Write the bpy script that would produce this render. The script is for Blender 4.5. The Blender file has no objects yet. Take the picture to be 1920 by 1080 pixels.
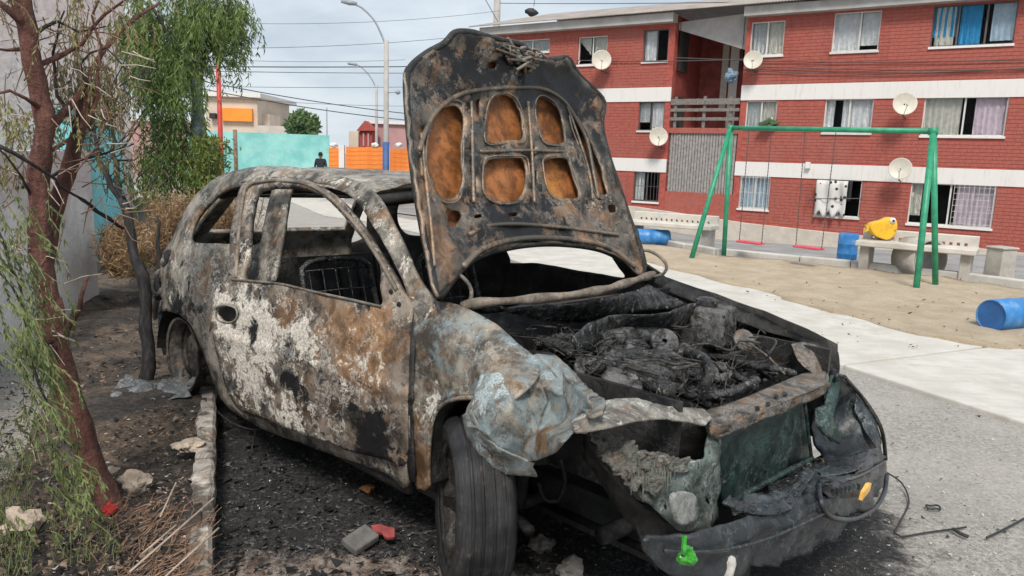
import bpy, bmesh, math, random
import numpy as np
from mathutils import Vector, Matrix, noise
from mathutils.geometry import delaunay_2d_cdt
random.seed(7); np.random.seed(7)
sc = bpy.context.scene
COL = sc.collection
R_ = math.radians

# ------------------------------------------------------------ camera
CAM_H, CAM_F, PITCH, ROLL = 1.49, 1400.0, R_(9.95), R_(1.9)
c_f = np.array([0, math.cos(PITCH), -math.sin(PITCH)])
c_u = np.array([0, math.sin(PITCH), math.cos(PITCH)])
c_x = np.array([1.0, 0, 0])
c_r = math.cos(ROLL) * c_x + math.sin(ROLL) * c_u
c_t = -math.sin(ROLL) * c_x + math.cos(ROLL) * c_u
CAMP = np.array([0, 0, CAM_H])
cam = bpy.data.cameras.new('camera'); camo = bpy.data.objects.new('camera', cam); COL.objects.link(camo)
camo.matrix_world = Matrix(((c_r[0], c_t[0], -c_f[0], 0), (c_r[1], c_t[1], -c_f[1], 0), (c_r[2], c_t[2], -c_f[2], CAM_H), (0, 0, 0, 1)))
cam.sensor_width = 36; cam.lens = 36 * CAM_F / 1920; cam.clip_start = .05; cam.clip_end = 3000
sc.camera = camo

# ------------------------------------------------------------ light: overcast daylight
SUN_EL, SUN_AZ = R_(52), R_(-6)      # soft sun behind thin cloud, from behind the viewer
w = bpy.data.worlds.new('World'); sc.world = w; w.use_nodes = True
wn = w.node_tree; wn.nodes.clear()
wo = wn.nodes.new('ShaderNodeOutputWorld'); bg = wn.nodes.new('ShaderNodeBackground')
sky = wn.nodes.new('ShaderNodeTexSky'); sky.sky_type = 'NISHITA'; sky.sun_disc = False
sky.sun_elevation = SUN_EL; sky.sun_rotation = R_(186); sky.dust_density = 3; sky.air_density = 1.0
tc = wn.nodes.new('ShaderNodeTexCoord'); mp = wn.nodes.new('ShaderNodeMapping'); mp.inputs['Scale'].default_value = (1, 1, 3.2)
nz = wn.nodes.new('ShaderNodeTexNoise'); nz.inputs['Scale'].default_value = 3.0; nz.inputs['Detail'].default_value = 8; nz.inputs['Roughness'].default_value = .60
rp = wn.nodes.new('ShaderNodeValToRGB')
rp.color_ramp.elements[0].position = .40; rp.color_ramp.elements[0].color = (2.60, 3.00, 3.40, 1)
rp.color_ramp.elements[1].position = .60; rp.color_ramp.elements[1].color = (3.45, 3.78, 4.05, 1)
mx = wn.nodes.new('ShaderNodeMix'); mx.data_type = 'RGBA'; mx.inputs['Factor'].default_value = .93
wn.links.new(tc.outputs['Generated'], mp.inputs['Vector']); wn.links.new(mp.outputs[0], nz.inputs['Vector'])
wn.links.new(nz.outputs['Fac'], rp.inputs['Fac'])
wn.links.new(sky.outputs[0], mx.inputs['A']); wn.links.new(rp.outputs[0], mx.inputs['B'])
wn.links.new(mx.outputs['Result'], bg.inputs['Color']); bg.inputs['Strength'].default_value = .10
wn.links.new(bg.outputs[0], wo.inputs[0])
sun = bpy.data.lights.new('sun', 'SUN'); sun.energy = 1.5; sun.angle = R_(15); sun.color = (1, .93, .84)
so = bpy.data.objects.new('sun', sun); COL.objects.link(so)
sdir = Vector((math.sin(SUN_AZ) * math.cos(SUN_EL), -math.cos(SUN_AZ) * math.cos(SUN_EL), math.sin(SUN_EL)))
so.rotation_euler = sdir.to_track_quat('Z', 'Y').to_euler()
sc.view_settings.view_transform = 'Standard'; sc.view_settings.look = 'None'
sc.view_settings.gamma = 1; sc.view_settings.exposure = 1.15

# ------------------------------------------------------------ rays from the photograph's viewpoint
def rays(p):
    p = np.atleast_2d(np.asarray(p, float))
    return c_r * ((p[:, :1] - 960) / CAM_F) - c_t * ((p[:, 1:2] - 540) / CAM_F) + c_f
def at(px, py, d):                      # world point at forward distance d
    return CAMP + rays((px, py))[0] * d
def wz(px, py, z=0.0):                  # world point on a level at height z
    v = rays((px, py))[0]; return CAMP + v * ((z - CAM_H) / v[2])

# ------------------------------------------------------------ nodes
class NT:
    def __init__(s, name, rough=.8, metal=0.0, spec=None):
        s.m = bpy.data.materials.new(name); s.m.use_nodes = True
        s.n = s.m.node_tree.nodes; s.l = s.m.node_tree.links
        s.b = s.n['Principled BSDF']; s.b.inputs['Roughness'].default_value = rough; s.b.inputs['Metallic'].default_value = metal
        if spec is not None: s.b.inputs['Specular IOR Level'].default_value = spec
        s.tc = s.n.new('ShaderNodeTexCoord')
    def _in(s, sock, v):
        if v is None: return
        if hasattr(v, 'is_output') or isinstance(v, bpy.types.NodeSocket): s.l.new(v, sock)
        else:
            if isinstance(v, tuple) and len(v) == 3 and sock.type == 'RGBA': v = (*v, 1)
            sock.default_value = v
    def obj(s): return s.tc.outputs['Object']
    def scaled(s, sc_, vec=None, loc=(0, 0, 0), rot=(0, 0, 0)):
        m = s.n.new('ShaderNodeMapping'); m.inputs['Scale'].default_value = sc_; m.inputs['Location'].default_value = loc; m.inputs['Rotation'].default_value = rot
        s.l.new(vec or s.obj(), m.inputs[0]); return m.outputs[0]
    def noise(s, scale, detail=6, rough=.6, vec=None, dist=0.0, col=False):
        n = s.n.new('ShaderNodeTexNoise'); n.inputs['Scale'].default_value = scale; n.inputs['Detail'].default_value = detail
        n.inputs['Roughness'].default_value = rough; n.inputs['Distortion'].default_value = dist
        s.l.new(vec or s.obj(), n.inputs['Vector']); return n.outputs['Color' if col else 'Fac']
    def voro(s, scale, vec=None, feat='F1', out='Distance', rnd=1.0):
        n = s.n.new('ShaderNodeTexVoronoi'); n.feature = feat; n.inputs['Scale'].default_value = scale; n.inputs['Randomness'].default_value = rnd
        s.l.new(vec or s.obj(), n.inputs['Vector']); return n.outputs[out]
    def math(s, op, a, b=None, clamp=False):
        n = s.n.new('ShaderNodeMath'); n.operation = op; n.use_clamp = clamp
        s._in(n.inputs[0], a); s._in(n.inputs[1], b) if b is not None else None; return n.outputs[0]
    def mr(s, v, a, b, c=0.0, d=1.0, smooth=True):
        n = s.n.new('ShaderNodeMapRange'); n.interpolation_type = 'SMOOTHSTEP' if smooth else 'LINEAR'
        s._in(n.inputs[0], v)
        for i, x in enumerate((a, b, c, d)): s._in(n.inputs[1 + i], x)
        return n.outputs[0]
    def mix(s, f, a, b, mode='MIX'):
        n = s.n.new('ShaderNodeMix'); n.data_type = 'RGBA'; n.blend_type = mode
        s._in(n.inputs['Factor'], f); s._in(n.inputs['A'], a); s._in(n.inputs['B'], b); return n.outputs['Result']
    def ramp(s, f, stops):
        n = s.n.new('ShaderNodeValToRGB'); e = n.color_ramp.elements
        while len(e) < len(stops): e.new(.5)
        for i, (p, c) in enumerate(stops): e[i].position = p; e[i].color = (*c, 1)
        s.l.new(f, n.inputs[0]); return n.outputs[0]
    def spots(s, lst, vec=None):        # sum of soft spheres: (centre, radius, amount)
        tot = None
        for (c, r, a) in lst:
            d = s.n.new('ShaderNodeVectorMath'); d.operation = 'DISTANCE'; s.l.new(vec or s.obj(), d.inputs[0]); d.inputs[1].default_value = c
            v = s.mr(d.outputs['Value'], r, 0.0, 0.0, a)
            tot = v if tot is None else s.math('ADD', tot, v)
        return tot
    def sep(s, vec=None):
        n = s.n.new('ShaderNodeSeparateXYZ'); s.l.new(vec or s.obj(), n.inputs[0]); return n.outputs
    def bump(s, h, dist=.01, strength=1.0):
        n = s.n.new('ShaderNodeBump'); n.inputs['Distance'].default_value = dist; n.inputs['Strength'].default_value = strength
        s.l.new(h, n.inputs['Height']); s.l.new(n.outputs[0], s.b.inputs['Normal'])
    def col(s, v): s._in(s.b.inputs['Base Color'], v)
    def rough(s, v): s._in(s.b.inputs['Roughness'], v)

def plain(name, c, rough=.7, var=.15, scale=8, metal=0, bump=0, spec=None):
    t = NT(name, rough, metal, spec)
    n = t.noise(scale, 6, .65)
    lo = tuple(x * (1 - var) for x in c); hi = tuple(min(1, x * (1 + var)) for x in c)
    t.col(t.mix(t.mr(n, .3, .7), lo, hi))
    if bump: t.bump(t.noise(scale * 4, 5, .6), bump)
    return t.m

# ------------------------------------------------------------ objects
def tag(o, label=None, cat=None, group=None, kind=None):
    if label: o['label'] = label
    if cat: o['category'] = cat
    if group: o['group'] = group
    if kind: o['kind'] = kind
    return o
def empty(name, loc=(0, 0, 0), rot=(0, 0, 0)):
    o = bpy.data.objects.new(name, None); COL.objects.link(o); o.location = loc; o.rotation_euler = rot; o.empty_display_size = .1
    return o
def mesh_obj(name, v, f, mat, parent=None, smooth=False):
    me = bpy.data.meshes.new(name); me.from_pydata([tuple(map(float, p)) for p in v], [], [tuple(map(int, q)) for q in f]); me.update()
    o = bpy.data.objects.new(name, me); COL.objects.link(o)
    if mat: me.materials.append(mat)
    if parent: o.parent = parent
    if smooth: me.polygons.foreach_set('use_smooth', [True] * len(me.polygons))
    return o
class MB:                               # collects primitives into one mesh
    def __init__(s): s.v = []; s.f = []
    def add(s, v, f):
        k = len(s.v); s.v += [tuple(map(float, p)) for p in v]; s.f += [tuple(i + k for i in q) for q in f]; return s
    def box(s, c, size, rot=None, taper=1.0):
        c = np.array(c, float); h = np.array(size, float) / 2
        P = [np.array([x * (taper if z > 0 else 1), y * (taper if z > 0 else 1), z]) * h for z in (-1, 1) for y in (-1, 1) for x in (-1, 1)]
        if rot is not None:
            Q = np.array(rot) if not isinstance(rot, (int, float)) else np.array(Matrix.Rotation(rot, 3, 'Z'))
            P = [Q @ p for p in P]
        return s.add([c + p for p in P], [(0, 2, 3, 1), (4, 5, 7, 6), (0, 1, 5, 4), (2, 6, 7, 3), (0, 4, 6, 2), (1, 3, 7, 5)])
    def tube(s, pts, r, n=6, cap=True):
        pts = [np.array(p, float) for p in pts]; rr = r if hasattr(r, '__len__') else [r] * len(pts)
        V = []; F = []; up = np.array([0, 0, 1.0]); prev = None
        for i, p in enumerate(pts):
            d = pts[min(i + 1, len(pts) - 1)] - pts[max(i - 1, 0)]; d = d / (np.linalg.norm(d) + 1e-9)
            if prev is None:
                a = np.cross(d, up)
                if np.linalg.norm(a) < .1: a = np.cross(d, [1, 0, 0])
            else: a = prev - d * (prev @ d)
            a = a / (np.linalg.norm(a) + 1e-9); prev = a; b = np.cross(d, a)
            for k in range(n):
                t = 2 * math.pi * k / n; V.append(p + rr[i] * (a * math.cos(t) + b * math.sin(t)))
        for i in range(len(pts) - 1):
            for k in range(n):
                k2 = (k + 1) % n; F.append((i * n + k, i * n + k2, (i + 1) * n + k2, (i + 1) * n + k))
        if cap: F.append(tuple(reversed(range(n)))); F.append(tuple((len(pts) - 1) * n + k for k in range(n)))
        return s.add(V, F)
    def lathe(s, prof, c=(0, 0, 0), axis=None, n=24, closed=False):   # prof: (radius, height along axis)
        Q = np.eye(3)
        if axis is not None: Q = np.array(Vector(axis).to_track_quat('Z', 'Y').to_matrix())
        V = []; F = []; c = np.array(c, float); m = len(prof)
        for (r, h) in prof:
            for k in range(n):
                t = 2 * math.pi * k / n; V.append(c + Q @ np.array([r * math.cos(t), r * math.sin(t), h]))
        for i in range(m if closed else m - 1):
            j = (i + 1) % m
            for k in range(n):
                k2 = (k + 1) % n; F.append((i * n + k, i * n + k2, j * n + k2, j * n + k))
        return s.add(V, F)
    def quad(s, a, b, c, d): return s.add([a, b, c, d], [(0, 1, 2, 3)])
    def build(s, name, mat, parent=None, smooth=False): return mesh_obj(name, s.v, s.f, mat, parent, smooth)
def mod_bevel(o, wd=.01, seg=2):
    m = o.modifiers.new('b', 'BEVEL'); m.width = wd; m.segments = seg; m.limit_method = 'ANGLE'; m.angle_limit = R_(40); return o
def mod_solid(o, t, off=-1):
    m = o.modifiers.new('s', 'SOLIDIFY'); m.thickness = t; m.offset = off; return o
def copy_tree(o, parent=None):
    c = o.copy(); COL.objects.link(c)
    if parent: c.parent = parent
    for ch in [x for x in bpy.data.objects if x.parent == o]: copy_tree(ch, c)
    return c
def spline(pts, step, closed=True, sharp=False):
    pts = [np.array(p, float) for p in pts]; n = len(pts); out = []
    for i in range(n if closed else n - 1):
        if closed: p0, p1, p2, p3 = pts[i - 1], pts[i], pts[(i + 1) % n], pts[(i + 2) % n]
        else: p0, p1, p2, p3 = pts[max(i - 1, 0)], pts[i], pts[i + 1], pts[min(i + 2, n - 1)]
        L = np.linalg.norm(p2 - p1); m = max(1, int(round(L / step)))
        for k in range(m):
            t = k / m
            if sharp: out.append(p1 + (p2 - p1) * t)
            else: out.append(.5 * ((2 * p1) + (-p0 + p2) * t + (2 * p0 - 5 * p1 + 4 * p2 - p3) * t * t + (-p0 + 3 * p1 - 3 * p2 + p3) * t ** 3))
    if not closed: out.append(pts[-1])
    return np.array(out)
def inpoly(P, poly):
    x, y = P[:, 0], P[:, 1]; ins = np.zeros(len(P), bool); n = len(poly)
    for i in range(n):
        x1, y1 = poly[i]; x2, y2 = poly[(i + 1) % n]
        c = ((y1 > y) != (y2 > y)) & (x < (x2 - x1) * (y - y1) / ((y2 - y1) if y2 != y1 else 1e-9) + x1); ins ^= c
    return ins
def polymesh(outline, holes, res, sharp=False, jitter=.25):
    """plane region with holes -> (points Nx2, triangles)"""
    o = spline(outline, res, True, sharp); hs = [spline(h, res * .7, True, sharp) for h in holes]
    V = [tuple(p) for p in o]; E = [(i, (i + 1) % len(o)) for i in range(len(o))]
    for h in hs:
        k = len(V); V += [tuple(p) for p in h]; E += [(k + i, k + (i + 1) % len(h)) for i in range(len(h))]
    mn, mx_ = o.min(0), o.max(0); gx, gy = np.meshgrid(np.arange(mn[0] + res / 2, mx_[0], res), np.arange(mn[1] + res / 2, mx_[1], res))
    G = np.stack([gx.ravel(), gy.ravel()], 1); G = G + (np.random.rand(*G.shape) - .5) * res * jitter
    if len(G):
        ok = inpoly(G, o)
        for h in hs: ok &= ~inpoly(G, h)
        B = np.array(V); G = G[ok]
        if len(G):
            d = np.min(((G[:, None, :] - B[None]) ** 2).sum(-1), 1); G = G[d > (res * .45) ** 2]
            V += [tuple(p) for p in G]
    r = delaunay_2d_cdt([Vector(p) for p in V], E, [], 0, 1e-6)
    P = np.array([tuple(p) for p in r[0]]); T = np.array([f for f in r[2] if len(f) == 3])
    cen = P[T].mean(1); ok = inpoly(cen, o)
    for h in hs: ok &= ~inpoly(cen, h)
    return P, T[ok]
def fbm(p, s=1.0, o=4):
    return noise.fractal(Vector((float(p[0]) * s, float(p[1]) * s, float(p[2]) * s)), 1.0, 2.0, o, noise_basis='PERLIN_ORIGINAL')
# ============================================================ THE CAR
CY, CR = R_(-43.7), -.025
M_ = np.array(Matrix.Rotation(CY, 3, 'Z') @ Matrix.Rotation(CR, 3, 'X')); T_ = np.array([.466, 2.87, 0.0])
CO = M_.T @ (CAMP - T_)
car = empty('burnt_car', T_, (CR, 0, CY))
tag(car, 'burnt-out rusty hatchback wreck with its bonnet standing open and crushed front corner', 'car')
def crays(p): return rays(p) @ M_
def toworld(P): return np.asarray(P) @ M_.T + T_
def cpl(p, n, d):
    v = crays(p); n = np.array(n, float); t = (d - n @ CO) / (v @ n); return CO + v * t[:, None]
def X(px, py, v): return cpl((px, py), (1, 0, 0), v)[0]
def Y(px, py, v): return cpl((px, py), (0, 1, 0), v)[0]
def Z(px, py, v): return cpl((px, py), (0, 0, 1), v)[0]
def hw(x, z):                            # half width of the body
    z = np.asarray(z, float); x = np.asarray(x, float)
    p = np.interp(z, [0, .22, .35, .55, .75, .90, 1.05, 1.30, 1.36, 1.42, 1.6], [.70, .755, .785, .80, .795, .765, .70, .585, .53, .38, -.6])
    p = p + .012 * np.exp(-((z - .62) / .02) ** 2)
    return p - .35 * np.maximum(0, x - .15) ** 2 - .30 * np.maximum(0, -2.3 - x) ** 2
def march(o, v, f, t0=1.2, t1=7.5, n=260):
    ts = np.linspace(t0, t1, n); N = len(v); P = o[None, None] + v[:, None, :] * ts[None, :, None]
    g = f(P[..., 0], P[..., 1], P[..., 2]); neg = g < 0; hit = neg.any(1); i = np.where(hit, neg.argmax(1), np.abs(g).argmin(1)); i = np.clip(i, 1, n - 1)
    a = ts[i - 1]; b = ts[i]
    for _ in range(14):
        m = (a + b) / 2; Q = o + v * m[:, None]; gm = f(Q[:, 0], Q[:, 1], Q[:, 2]); inside = gm < 0
        b = np.where(hit & inside, m, b); a = np.where(hit & ~inside, m, a)
    return np.where(hit, (a + b) / 2, ts[i])
def S_side(p): v = crays(p); return CO + v * march(CO, v, lambda x, y, z: -y - hw(x, z))[:, None]
HX, HY, DA = -.42, -.775, R_(5.5)
def drot(P, a):
    P = np.asarray(P, float).copy(); dx = P[..., 0] - HX; dy = P[..., 1] - HY
    P[..., 0] = HX + dx * math.cos(a) - dy * math.sin(a); P[..., 1] = HY + dx * math.sin(a) + dy * math.cos(a); return P
def S_door(p):
    v = crays(p); o = drot(CO, -DA); v2 = drot(v + np.array([HX, HY, 0]), -DA) - np.array([HX, HY, 0])
    return CO + v * march(o, v2, lambda x, y, z: -y - hw(x, z) - .006)[:, None]
HA = R_(66); H_O = np.array([-.33, 0, .97]); H_V = np.array([-math.cos(HA), 0, math.sin(HA)]); H_N = np.array([math.sin(HA), 0, math.cos(HA)])
def hoodpos(u, v, lift=0.0):             # u across, v up the raised bonnet, front = inner side
    g = -.05 * (1 - (u / .66) ** 2) + .9 * np.maximum(0, v - .80) ** 1.6 + .25 * np.maximum(0, np.abs(u) - .52) ** 1.2
    return H_O + np.outer(v, H_V) + np.outer(u, [0, 1, 0]) + np.outer(g + lift, H_N)
def S_hood(lift=0.0):
    def f(p):
        v = crays(p); g = np.zeros(len(v))
        for _ in range(12):
            t = ((H_O - CO) @ H_N + g + lift) / (v @ H_N); P = CO + v * t[:, None]; u = P[:, 1]; w_ = (P - H_O) @ H_V
            g2 = -.05 * (1 - (u / .66) ** 2) + .9 * np.maximum(0, w_ - .80) ** 1.6 + .25 * np.maximum(0, np.abs(u) - .52) ** 1.2
            g = .5 * g + .5 * g2
        return P
    return f
def S_tps(ctrl):                          # sheet through control points given as ((px,py), car point)
    q = np.array([c[0] for c in ctrl], float) / 300; P = np.array([c[1] for c in ctrl]); v = crays(q * 300)
    t = ((P - CO) * v).sum(1) / (v * v).sum(1); n = len(q)
    K = lambda a, b: (lambda r: r * r * np.log(r + 1e-9))(np.linalg.norm(a[:, None] - b[None], axis=-1))
    A = np.zeros((n + 3, n + 3)); A[:n, :n] = K(q, q) + np.eye(n) * 1e-3; A[:n, n] = 1; A[:n, n + 1:] = q; A[n, :n] = 1; A[n + 1:, :n] = q.T
    sol = np.linalg.solve(A, np.concatenate([t, [0, 0, 0]]))
    def f(p):
        p = np.atleast_2d(p); s = p / 300; t = K(s, q) @ sol[:n] + sol[n] + s @ sol[n + 1:]; return CO + crays(p) * t[:, None]
    return f
def panel(name, outline, surf, mat, holes=(), res=9, thick=.004, amp=0, freq=8, sharp=False, parent=None, rayamp=0, rayfreq=14, off=-1, ridged=False):
    P2, T = polymesh(outline, holes, res, sharp); P = surf(P2)
    if rayamp:
        v = crays(P2); v /= np.linalg.norm(v, axis=1)[:, None]
        for i in range(len(P)):
            k = fbm(P[i] + 3.1, rayfreq, 5)
            if ridged: k = .5 - abs(k) * 2
            P[i] = P[i] + v[i] * k * rayamp
    a, b, c = P[T[:, 0]], P[T[:, 1]], P[T[:, 2]]; n = np.cross(b - a, c - a); cen = (a + b + c) / 3
    flip = (n * (CO - cen)).sum(1).sum() < 0
    if flip: T = T[:, ::-1]; n = -n
    if amp:
        N = np.zeros_like(P)
        for k in range(3): np.add.at(N, T[:, k], n)
        N /= np.linalg.norm(N, axis=1)[:, None] + 1e-9
        for i in range(len(P)): P[i] += N[i] * fbm(P[i], freq) * amp
    o = mesh_obj(name, P, T, mat, parent or car, True)
    if thick: mod_solid(o, thick, off)
    return o
def mirror(o, name, label=None, undoor=False, mat=None):
    me = o.data; V = np.array([v.co[:] for v in me.vertices])
    if undoor: V = drot(V, -DA)
    V[:, 1] *= -1; F = [tuple(reversed(p.vertices)) for p in me.polygons]
    m = mesh_obj(name, V, F, mat or me.materials[0], o.parent, True); mod_solid(m, .004, -1)
    if label: m['label'] = label
    return m

# ---- burnt sheet-metal material: base greys, ash, soot and rust patches placed where the fire left them
def burnt(name, base=((.05, .05, .05), (.16, .15, .14)), ash=(), soot=(), rust=(), ashc=(.55, .54, .50), rustc=(.30, .13, .045), ab=-.12, sb=-.10, rb=-.12,
          scale=5.0, rough=.72, metal=.25, paint=None, tint=(.17, .21, .22), tb=-.1, bump=.004, yel=(), yelc=(.45, .19, .03), vein=.5, edge=.0, hilitec=(.34, .31, .27)):
    t = NT(name, rough, metal)
    wv = t.noise(3, 4, .6, col=True); vm = t.n.new('ShaderNodeVectorMath'); vm.operation = 'MULTIPLY_ADD'; t.l.new(wv, vm.inputs[0]); vm.inputs[1].default_value = (.10,) * 3; t.l.new(t.obj(), vm.inputs[2])
    V = vm.outputs[0]; S1 = lambda l: t.scaled((1, 1, 1), V, l)
    n1 = t.noise(scale * 1.3, 12, .72, V); n2 = t.noise(scale * 2.2, 12, .72, S1((3, 1, 7)), .4); n3 = t.noise(scale * 1.6, 12, .74, S1((9, 4, 2))); n4 = t.noise(scale * 1.5, 12, .70, S1((1, 14, 5)), .3)
    n5 = t.noise(scale * 16, 6, .8, S1((1, 1, 1))); n6 = t.noise(scale * .8, 5, .6, S1((6, 6, 1)))
    c = t.mix(t.mr(n1, .40, .62), base[0], base[1])
    c = t.mix(t.mr(t.math('ADD', n4, tb), .44, .58, 0, .85), c, tint)
    def layer(c, n, sp, bias, colr, lo=.5, hi=.56, amt=1.0):
        f = t.math('ADD', n, bias)
        if sp: f = t.math('ADD', f, t.spots(sp, V))
        f = t.math('ADD', f, t.math('MULTIPLY', t.math('SUBTRACT', n5, .5), .24))
        m = t.mr(f, lo, hi, 0, amt); return t.mix(m, c, colr), m
    rc = t.mix(t.mr(n2, .38, .62), tuple(x * .35 for x in rustc), rustc)
    c, _ = layer(c, n3, rust, rb, rc, .46, .62)
    if yel: c, _ = layer(c, n6, yel, -.3, t.mix(t.mr(n3, .35, .65), tuple(x * .4 for x in yelc), yelc), .42, .60)
    ac = t.mix(t.mr(n5, .35, .62), tuple(x * .40 for x in ashc), ashc)
    c, am = layer(c, n2, ash, ab, ac, .5, .565)
    vn = t.math('ABSOLUTE', t.math('SUBTRACT', n3, .5)); vm_ = t.math('MULTIPLY', t.mr(vn, .020, .002), t.mr(n6, .42, .60, 0, vein)); c = t.mix(vm_, c, ac)
    c, _ = layer(c, n4, soot, sb, (.011, .011, .012), .5, .57)
    c = t.mix(t.mr(t.noise(scale * 30, 3, .6), .58, .70, .0, .6), c, (.025, .023, .022), 'MIX')
    g = t.n.new('ShaderNodeNewGeometry'); c = t.mix(t.math('MULTIPLY', t.mr(g.outputs['Pointiness'], .515, .60), edge), c, hilitec)  # convex ridges coloured lighter: painted highlights together with edge wear
    t.col(c); t.rough(t.mr(t.math('ADD', am, t.mr(n1, .3, .7, 0, .35)), 0, 1, rough - .22, .95))
    h = t.math('ADD', t.math('MULTIPLY', n2, .8), t.math('ADD', t.math('MULTIPLY', am, .15), t.math('MULTIPLY', n5, .5)))
    t.bump(h, bump * 2.2); return t.m
def c3(f, px, py): return tuple(float(q) for q in f(np.array([[px, py]]))[0])
def SP(f, lst): return [(c3(f, a, b), r, k) for (a, b, r, k) in lst]
D = S_door
m_door = burnt('burnt_door_metal', base=((.035, .030, .026), (.30, .24, .19)), ashc=(.84, .79, .71), scale=5.6, bump=.002,
   ash=SP(D, [(450, 570, .28, .22), (520, 590, .22, .18), (480, 640, .3, .20), (600, 640, .22, .12), (700, 680, .2, .10), (560, 780, .3, .16), (480, 730, .2, .14), (640, 760, .2, .08), (580, 610, .15, .15)]),
   soot=SP(D, [(455, 575, .07, .22), (485, 600, .10, .28), (600, 745, .22, .12), (705, 790, .22, .13), (560, 700, .12, .10), (650, 700, .15, .08), (740, 840, .25, .2), (630, 630, .06, .15), (420, 700, .1, .15)]),
   rust=SP(D, [(720, 600, .25, .30), (690, 650, .22, .18), (740, 700, .2, .12), (560, 560, .16, .25), (640, 580, .2, .25), (500, 780, .20, .15), (610, 650, .08, .25)]),
   rustc=(.42, .25, .14), ab=-.09, sb=-.09, rb=-.09, tb=-.08, vein=1.0, tint=(.24, .26, .27), yel=SP(D, [(735, 605, .14, .42), (705, 640, .10, .35)]), yelc=(.56, .31, .13))
Sd = S_side
m_side = burnt('burnt_body_metal', vein=1.0, base=((.05, .046, .04), (.42, .38, .32)), ashc=(.74, .70, .62), scale=4.6, bump=.0025,
   ash=SP(Sd, [(350, 520, .45, .10), (330, 500, .3, .08), (640, 345, .4, .14), (740, 440, .4, .12), (300, 490, .12, .15), (800, 560, .2, .1), (480, 318, .3, .06)]),
   soot=SP(Sd, [(350, 560, .35, .14), (420, 620, .3, .15), (310, 620, .2, .1), (560, 318, .2, .08)]), rust=SP(Sd, [(390, 510, .15, .12), (690, 400, .3, .10)]), rustc=(.40, .24, .13), sb=-.11, ab=-.11, rb=-.055, tb=-.09, tint=(.20, .22, .21))
F0 = lambda p: cpl(p, (0, 1, 0), -.79)
m_fender = burnt('burnt_fender_metal', vein=.8, base=((.07, .06, .05), (.38, .33, .26)), ashc=(.76, .73, .66), scale=5, bump=.002,
   ash=SP(F0, [(835, 730, .12, .22), (810, 760, .15, .12), (1180, 765, .3, .22), (960, 820, .15, .10)]), soot=SP(F0, [(785, 720, .15, .16), (850, 780, .06, .1)]),
   rust=SP(F0, [(790, 830, .25, .28), (900, 740, .12, .2), (1000, 680, .10, .2)]), rustc=(.27, .16, .09), yel=SP(F0, [(860, 600, .09, .40), (985, 665, .10, .38), (790, 650, .06, .2)]), yelc=(.42, .20, .08),
   ab=-.14, sb=-.14, rb=-.055, tb=-.05, tint=(.25, .32, .34), rough=.5)
m_nose = burnt('crumpled_fender_metal', vein=.9, edge=.35, base=((.09, .08, .065), (.40, .36, .30)), ashc=(.58, .66, .67), scale=8, bump=.003,
   ash=SP(F0, [(960, 700, .20, .30), (960, 820, .14, .22), (1060, 700, .12, .2), (900, 770, .15, .14)]), soot=SP(F0, [(1070, 740, .12, .15), (1010, 740, .10, .1)]),
   rust=SP(F0, [(1000, 760, .15, .12), (1080, 790, .12, .3), (950, 740, .08, .2)]), rustc=(.33, .20, .11), yel=SP(F0, [(962, 780, .05, .45), (1090, 800, .06, .3)]), yelc=(.5, .25, .07), ab=-.16, sb=-.18, rb=-.14, tb=.0, tint=(.24, .31, .33))
H0 = S_hood()
m_hood_in = burnt('burnt_bonnet_frame', vein=.9, edge=.30, hilitec=(.40, .33, .25), base=((.014, .013, .012), (.15, .125, .10)), ashc=(.46, .42, .36), scale=6, bump=.002,
   ash=SP(H0, [(1140, 380, .10, .30), (1160, 430, .1, .25), (980, 120, .10, .25), (830, 190, .12, .14), (1060, 200, .08, .2)]),
   soot=SP(H0, [(950, 430, .34, .27), (1040, 450, .3, .24), (890, 100, .32, .22), (1000, 110, .3, .24), (1080, 160, .32, .32), (1120, 280, .24, .26), (1000, 280, .14, .25), (890, 290, .06, .2)]),
   rust=SP(H0, [(815, 430, .18, .30), (800, 300, .12, .12), (900, 190, .18, .10), (1070, 370, .12, .22), (840, 480, .12, .3), (790, 420, .2, .2)]), rustc=(.36, .21, .12), ab=-.12, sb=-.09, rb=-.005, tb=-.07, tint=(.15, .16, .16), rough=.42)
m_hood_out = burnt('rusted_bonnet_skin', base=((.035, .028, .022), (.20, .10, .05)), ashc=(.42, .24, .16), scale=5, bump=.0015, rust=SP(H0, [(950, 280, .9, .20)]), rustc=(.46, .17, .05),
   yel=SP(H0, [(830, 290, .22, .25), (1050, 320, .3, .42), (940, 330, .2, .2)]), yelc=(.70, .29, .04), soot=SP(H0, [(955, 250, .12, .26), (930, 305, .08, .24), (935, 345, .06, .12), (840, 350, .08, .24), (860, 215, .08, .2), (1040, 345, .07, .24), (1100, 230, .15, .3), (968, 195, .05, .2), (1040, 215, .05, .16)]), ab=-.3, sb=-.22, rb=.02, tb=-.35)  # last spot list darkens the skin along the edges of the frame openings
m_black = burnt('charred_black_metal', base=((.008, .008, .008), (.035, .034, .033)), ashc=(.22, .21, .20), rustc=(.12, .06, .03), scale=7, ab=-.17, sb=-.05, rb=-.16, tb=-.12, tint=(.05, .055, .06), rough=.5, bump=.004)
m_char2 = burnt('charred_engine_metal', base=((.008, .008, .009), (.075, .073, .072)), ashc=(.50, .49, .46), rustc=(.20, .12, .07), scale=16, ab=-.07, sb=-.07, rb=-.13, tb=-.05, tint=(.10, .11, .12), rough=.36, bump=.003, metal=.5)
m_alloy = burnt('scorched_alloy_casting', base=((.018, .018, .017), (.17, .165, .16)), ashc=(.52, .50, .46), rustc=(.22, .15, .09), scale=15, ab=-.09, sb=-.06, rb=-.12, tb=-.05, tint=(.20, .21, .23), rough=.45, bump=.003, metal=.3)
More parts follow.
